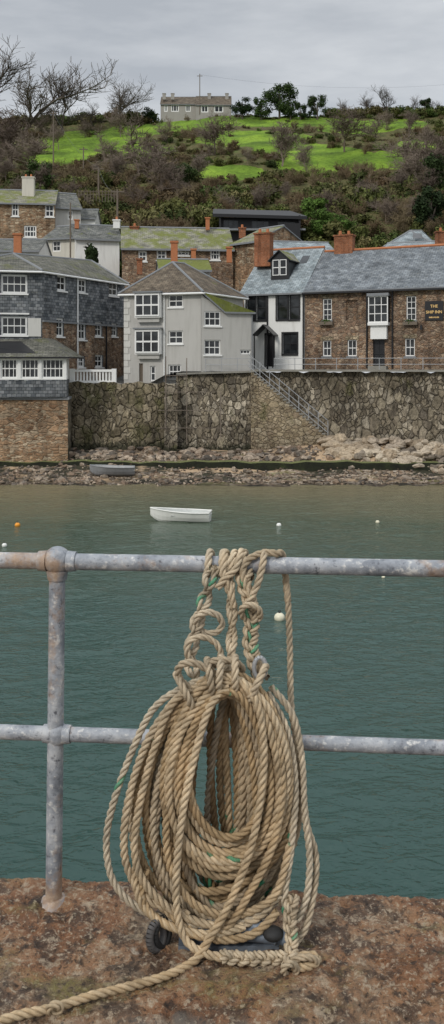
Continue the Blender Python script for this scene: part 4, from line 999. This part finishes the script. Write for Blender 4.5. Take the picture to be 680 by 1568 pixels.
path([(395,1070,2.76),(425,1140,2.745),(432,1220,2.74),(415,1300,2.735),(380,1370,2.73),(345,1420,2.72),(300,1428,2.73),(245,1385,2.75)],tint=.7,seed=9)
path([(300,1060,2.765),(270,1150,2.75),(255,1250,2.745),(262,1330,2.74),(300,1385,2.735),(360,1400,2.735),(420,1370,2.74),(445,1290,2.76)],tint=.6,seed=10,green=.05)
path([(225,1330,2.76),(218,1370,2.75),(235,1402,2.735),(280,1425,2.72),(340,1438,2.71),(390,1428,2.71),(425,1395,2.73)],tint=.55,seed=11)
path([(210,1300,2.765),(208,1350,2.755),(222,1390,2.74),(262,1418,2.725),(320,1430,2.715),(375,1418,2.72)],tint=.8,seed=12,green=.05)
R3.obj('outer_strands',RE)
R4=Rope()
def braid(ctr,amp=9,per=46,n=3,r=.012,**k):
    c=np.array(ctr,float)
    L=np.concatenate([[0],np.cumsum(np.hypot(np.diff(c[:,0]),np.diff(c[:,1])))]); N=max(8,int(L[-1]/per*10)); s=np.linspace(0,L[-1],N+1)
    x=np.interp(s,L,c[:,0]);y=np.interp(s,L,c[:,1]);z=np.interp(s,L,c[:,2]); dx=np.gradient(x);dy=np.gradient(y);l=np.hypot(dx,dy)+1e-9
    for j in range(n):
        ph=2*math.pi*(s/per+j/n); o=amp*np.sin(ph); pts=[P(x[i]-dy[i]/l[i]*o[i],y[i]+dx[i]/l[i]*o[i],z[i]+.011*math.sin(2*ph[i])) for i in range(len(s))]
        R4.add(pts,r=r,seed=j+int(ctr[0][0]),pitch=.07,**k)
braid([(376,872,2.885),(372,890,2.88),(382,915,2.875),(386,950,2.87),(383,985,2.86),(390,1015,2.84),(402,1040,2.82)],8,50,3,r=.0112,tint=.6,green=.18,pale=.3)
braid([(324,868,2.885),(318,905,2.875),(306,940,2.87),(296,975,2.86),(291,1010,2.84),(300,1040,2.81)],7,70,2,r=.0112,tint=.55,pale=.5,green=.08)
braid([(345,868,2.885),(352,900,2.88),(356,940,2.87),(355,980,2.86),(352,1015,2.83),(348,1040,2.80)],4.5,90,2,r=.011,tint=.6,pale=.35)
braid([(340,1464,Yg(1474)),(380,1467,Yg(1476)),(440,1466,Yg(1475))],7,50,3,r=.0105,tint=.65,pale=.3,green=.25)
braid([(448,1372,2.73),(444,1410,2.72),(447,1445,2.70),(442,1480,Yg(1490))],7,48,3,r=.0105,tint=.6,pale=.35,green=.06)
def hitch(px0,px1,turns,ph0=0,r=.012,**k):
    pts=[];n=int(turns*12)
    for i in range(n+1):
        t=i/n; X=XY(px0+(px1-px0)*t,2.93); a=ph0+2*math.pi*turns*t
        pts.append(Vector((X,railY(X)-.0395*math.cos(a),1.104+.0395*math.sin(a))))
    R4.add(pts,r=r,**k)
hitch(316,332,1.2,-1.2,tint=.55,pale=.5,seed=31); hitch(338,350,1.3,-1.,tint=.6,pale=.4,seed=32); hitch(352,372,1.2,-1.,tint=.65,pale=.3,seed=33); hitch(368,384,1.0,-.9,tint=.6,pale=.3,seed=34)
def rp(px,a,rr=.041):
    X=XY(px,2.93); return Vector((X,railY(X)-rr*math.cos(a),1.104+rr*math.sin(a)))
R4.add([P(385,915,2.865),P(375,892,2.868),P(372,872,2.875),rp(380,.6),rp(393,1.1),rp(410,1.4,.043),rp(424,1.3),rp(431,2.2,.043),rp(436,3.1),P(438,892,2.965),P(441,920,2.96)],tint=.6,pale=.3,r=.012,seed=35)
R4.add([P(378,925,2.86),P(392,900,2.865),P(399,878,2.872),rp(402,.5),rp(404,1.2),rp(404,2.2),rp(402,3.2),rp(398,4.2)],tint=.55,pale=.4,r=.012,seed=36)
R4.add([P(358,930,2.86),P(352,900,2.865),P(342,880,2.87),rp(343,.3,.048),rp(345,1.2,.046),rp(348,2.4)],tint=.6,pale=.3,r=.0115,seed=37)
R4.add([P(333,900,2.865),P(345,885,2.862),P(360,872,2.868),rp(366,.6,.05),rp(370,1.4,.047),rp(372,2.6)],tint=.6,pale=.3,r=.0115,seed=38)
def ring(cx,cy,rx,ry,Y,dz,ph=0,tilt=0,**k):
    pts=[]
    for i in range(14):
        t=2*math.pi*i/14; x=rx*math.cos(t);y=ry*math.sin(t); pts.append(P(cx+x*math.cos(tilt)-y*math.sin(tilt),cy+x*math.sin(tilt)+y*math.cos(tilt),Y+dz*math.sin(t+ph)))
    R4.add(pts,closed=True,**k)
ring(320,953,20,16,2.85,.014,0,.2,tint=.55,pale=.5,r=.011,seed=41)
ring(312,998,27,22,2.835,.02,2,.5,tint=.6,pale=.4,r=.011,seed=43,green=.12)
ring(384,938,15,12,2.85,.02,.5,.4,tint=.6,pale=.3,r=.011,seed=45)
for cx,tl,yy_ in ((285,-.5,1062),(322,-.15,1040),(336,0.1,1036),(360,.0,1036),(392,.5,1050)):
    pts=[]
    for i in range(14):
        t=2*math.pi*i/14; y=30*math.cos(t); pts.append(P(cx-y*tl,yy_+y,2.805-.075*math.sin(t)))
    R4.add(pts,closed=True,r=.012,tint=.6,pale=.35,seed=60+int(cx))
ring(300,1036,30,19,2.76,.02,.4,.5,tint=.6,pale=.35,r=.0115,seed=47); ring(345,1022,26,12,2.79,.03,.4,.1,tint=.6,pale=.35,r=.0115,seed=48)
ring(465,1474,20,9,Yg(1484),.012,.4,-.1,tint=.6,pale=.3,r=.0105,seed=49); ring(444,1484,10,9,Yg(1492)-.01,.012,.4,-.1,tint=.6,pale=.3,r=.0105,seed=50)
ring(84,1543,9,6,Yg(1553),.008,.4,-.1,tint=.6,pale=.1,r=.01,seed=51)
R4.obj('knots_and_hitches',RE)
tb=MB(); pts=[P(398+9*math.cos(t),1022+16*math.sin(t),2.80) for t in np.linspace(0,2*math.pi,17)]
for a,b in zip(pts[:-1],pts[1:]): tb.tube(a,b,.007,.007,steel,8)
tb.obj('thimble',RE,True)
# ================= CLEAT
e=empty('mooring_cleat',(0,2.78,0)); cm=MB(); cmm=plain('worn_blue_steel',(.17,.20,.24),.55,.3,.6,30,.3); dk=plain('black_rubber',(.02,.02,.02),.7,0,.3,20,.3); rg_=plain('grey_rubber',(.085,.08,.078),.75,0,.5,30,.3)
Yc=2.77
def tor(c,R_,r,ax,mat,b,n=24,sc=1.):
    c=Vector(c); ax=Vector(ax).normalized(); u=ax.cross(Vector((0,0,1))).normalized(); w=ax.cross(u)
    q=[c+u*math.cos(2*math.pi*i/n)*R_+w*math.sin(2*math.pi*i/n)*R_*sc for i in range(n+1)]
    for a,bb in zip(q[:-1],q[1:]): b.tube(a,bb,r,r,mat,10,False)
z0=.045
cm.tube((XY(285,Yc),Yc,z0),(XY(436,Yc),Yc-.05,z0-.005),.026,.02,cmm,16)
cm.tube((XY(380,Yc),Yc-.01,z0+.02),(XY(424,Yc),Yc-.06,z0-.005),.024,.018,cmm,16)
cm.sphere((XY(436,Yc),Yc-.05,z0-.005),.024,cmm)
for px in (310,400): cm.tube((XY(px,Yc),Yc,-.02),(XY(px,Yc),Yc,z0),.03,.024,cmm,14)
cm.cbox((XY(350,Yc),Yc,-.02),.3,.09,.032,cmm)
cm.obj('cleat_body',e,True); cr=MB()
tor((XY(240,2.72),2.72,.046),.030,.012,(.85,-.7,.1),rg_,cr,sc=1.25); tor((XY(248,2.735),2.735,.046),.030,.012,(.85,-.7,.1),dk,cr,sc=1.25)
cr.tube((XY(262,2.76),2.765,.05),(XY(292,2.8),2.78,.05),.014,.018,cmm,12)
cr.sphere((XY(418,2.72),2.71,.058),.028,dk,sc=(1.1,1,.7)); cr.obj('rubber_fender_ring',e,True)
# ================= LIGHT, WORLD, CAMERA
w=bpy.data.worlds.new('World'); scn.world=w; w.use_nodes=True; nt=w.node_tree; nt.nodes.clear()
N=lambda t:nt.nodes.new(t); out=N('ShaderNodeOutputWorld'); sky=N('ShaderNodeTexSky'); sky.sky_type='NISHITA'; sky.sun_disc=False
EL,AZ=math.radians(36),math.radians(215)
sky.sun_elevation=EL; sky.sun_rotation=AZ
b1=N('ShaderNodeBackground'); b1.inputs[1].default_value=.08; nt.links.new(sky.outputs[0],b1.inputs[0])
tc=N('ShaderNodeTexCoord'); mp=N('ShaderNodeMapping'); mp.inputs['Scale'].default_value=(1.2,1.2,5.); nt.links.new(tc.outputs['Generated'],mp.inputs[0])
nz=N('ShaderNodeTexNoise'); nz.inputs['Scale'].default_value=2.4; nz.inputs['Detail'].default_value=6; nz.inputs['Roughness'].default_value=.55; nt.links.new(mp.outputs[0],nz.inputs['Vector'])
cr=N('ShaderNodeValToRGB'); cr.color_ramp.elements[0].position=.34; cr.color_ramp.elements[0].color=(.47,.50,.54,1); cr.color_ramp.elements[1].position=.66; cr.color_ramp.elements[1].color=(.78,.80,.82,1)
nt.links.new(nz.outputs[0],cr.inputs[0])
sx=N('ShaderNodeSeparateXYZ'); nt.links.new(tc.outputs['Generated'],sx.inputs[0])
mr=N('ShaderNodeMapRange'); mr.inputs['From Min'].default_value=.55; mr.inputs['From Max'].default_value=1.; mr.inputs['To Min'].default_value=1.; mr.inputs['To Max'].default_value=2.8; nt.links.new(sx.outputs[2],mr.inputs['Value'])
b2=N('ShaderNodeBackground'); nt.links.new(mr.outputs[0],b2.inputs[1]); nt.links.new(cr.outputs[0],b2.inputs[0])
mx=N('ShaderNodeMixShader'); mx.inputs[0].default_value=.9; nt.links.new(b1.outputs[0],mx.inputs[1]); nt.links.new(b2.outputs[0],mx.inputs[2]); nt.links.new(mx.outputs[0],out.inputs[0])
sl=bpy.data.lights.new('sun','SUN'); sl.energy=1.5; sl.angle=math.radians(10); sl.color=(1,.95,.88); so=bpy.data.objects.new('sun',sl); link(so)
sd=Vector((math.sin(AZ)*math.cos(EL),math.cos(AZ)*math.cos(EL),math.sin(EL)))
so.rotation_euler=sd.to_track_quat('Z','Y').to_euler()
scn.view_settings.view_transform='Standard'; scn.view_settings.look='None'; scn.view_settings.exposure=0
cd=bpy.data.cameras.new('camera'); cam=bpy.data.objects.new('camera',cd); link(cam); cam.location=(0,0,CZ); cam.rotation_euler=(math.pi/2,0,0)
cd.sensor_fit='VERTICAL'; cd.sensor_height=36; cd.lens=36*F/1567.; cd.shift_y=-(783.5-HY)/1567.; cd.clip_end=3000; cd.clip_start=.05
scn.camera=cam
print('scrub',cnt,'rows',len(rows),len(wx))
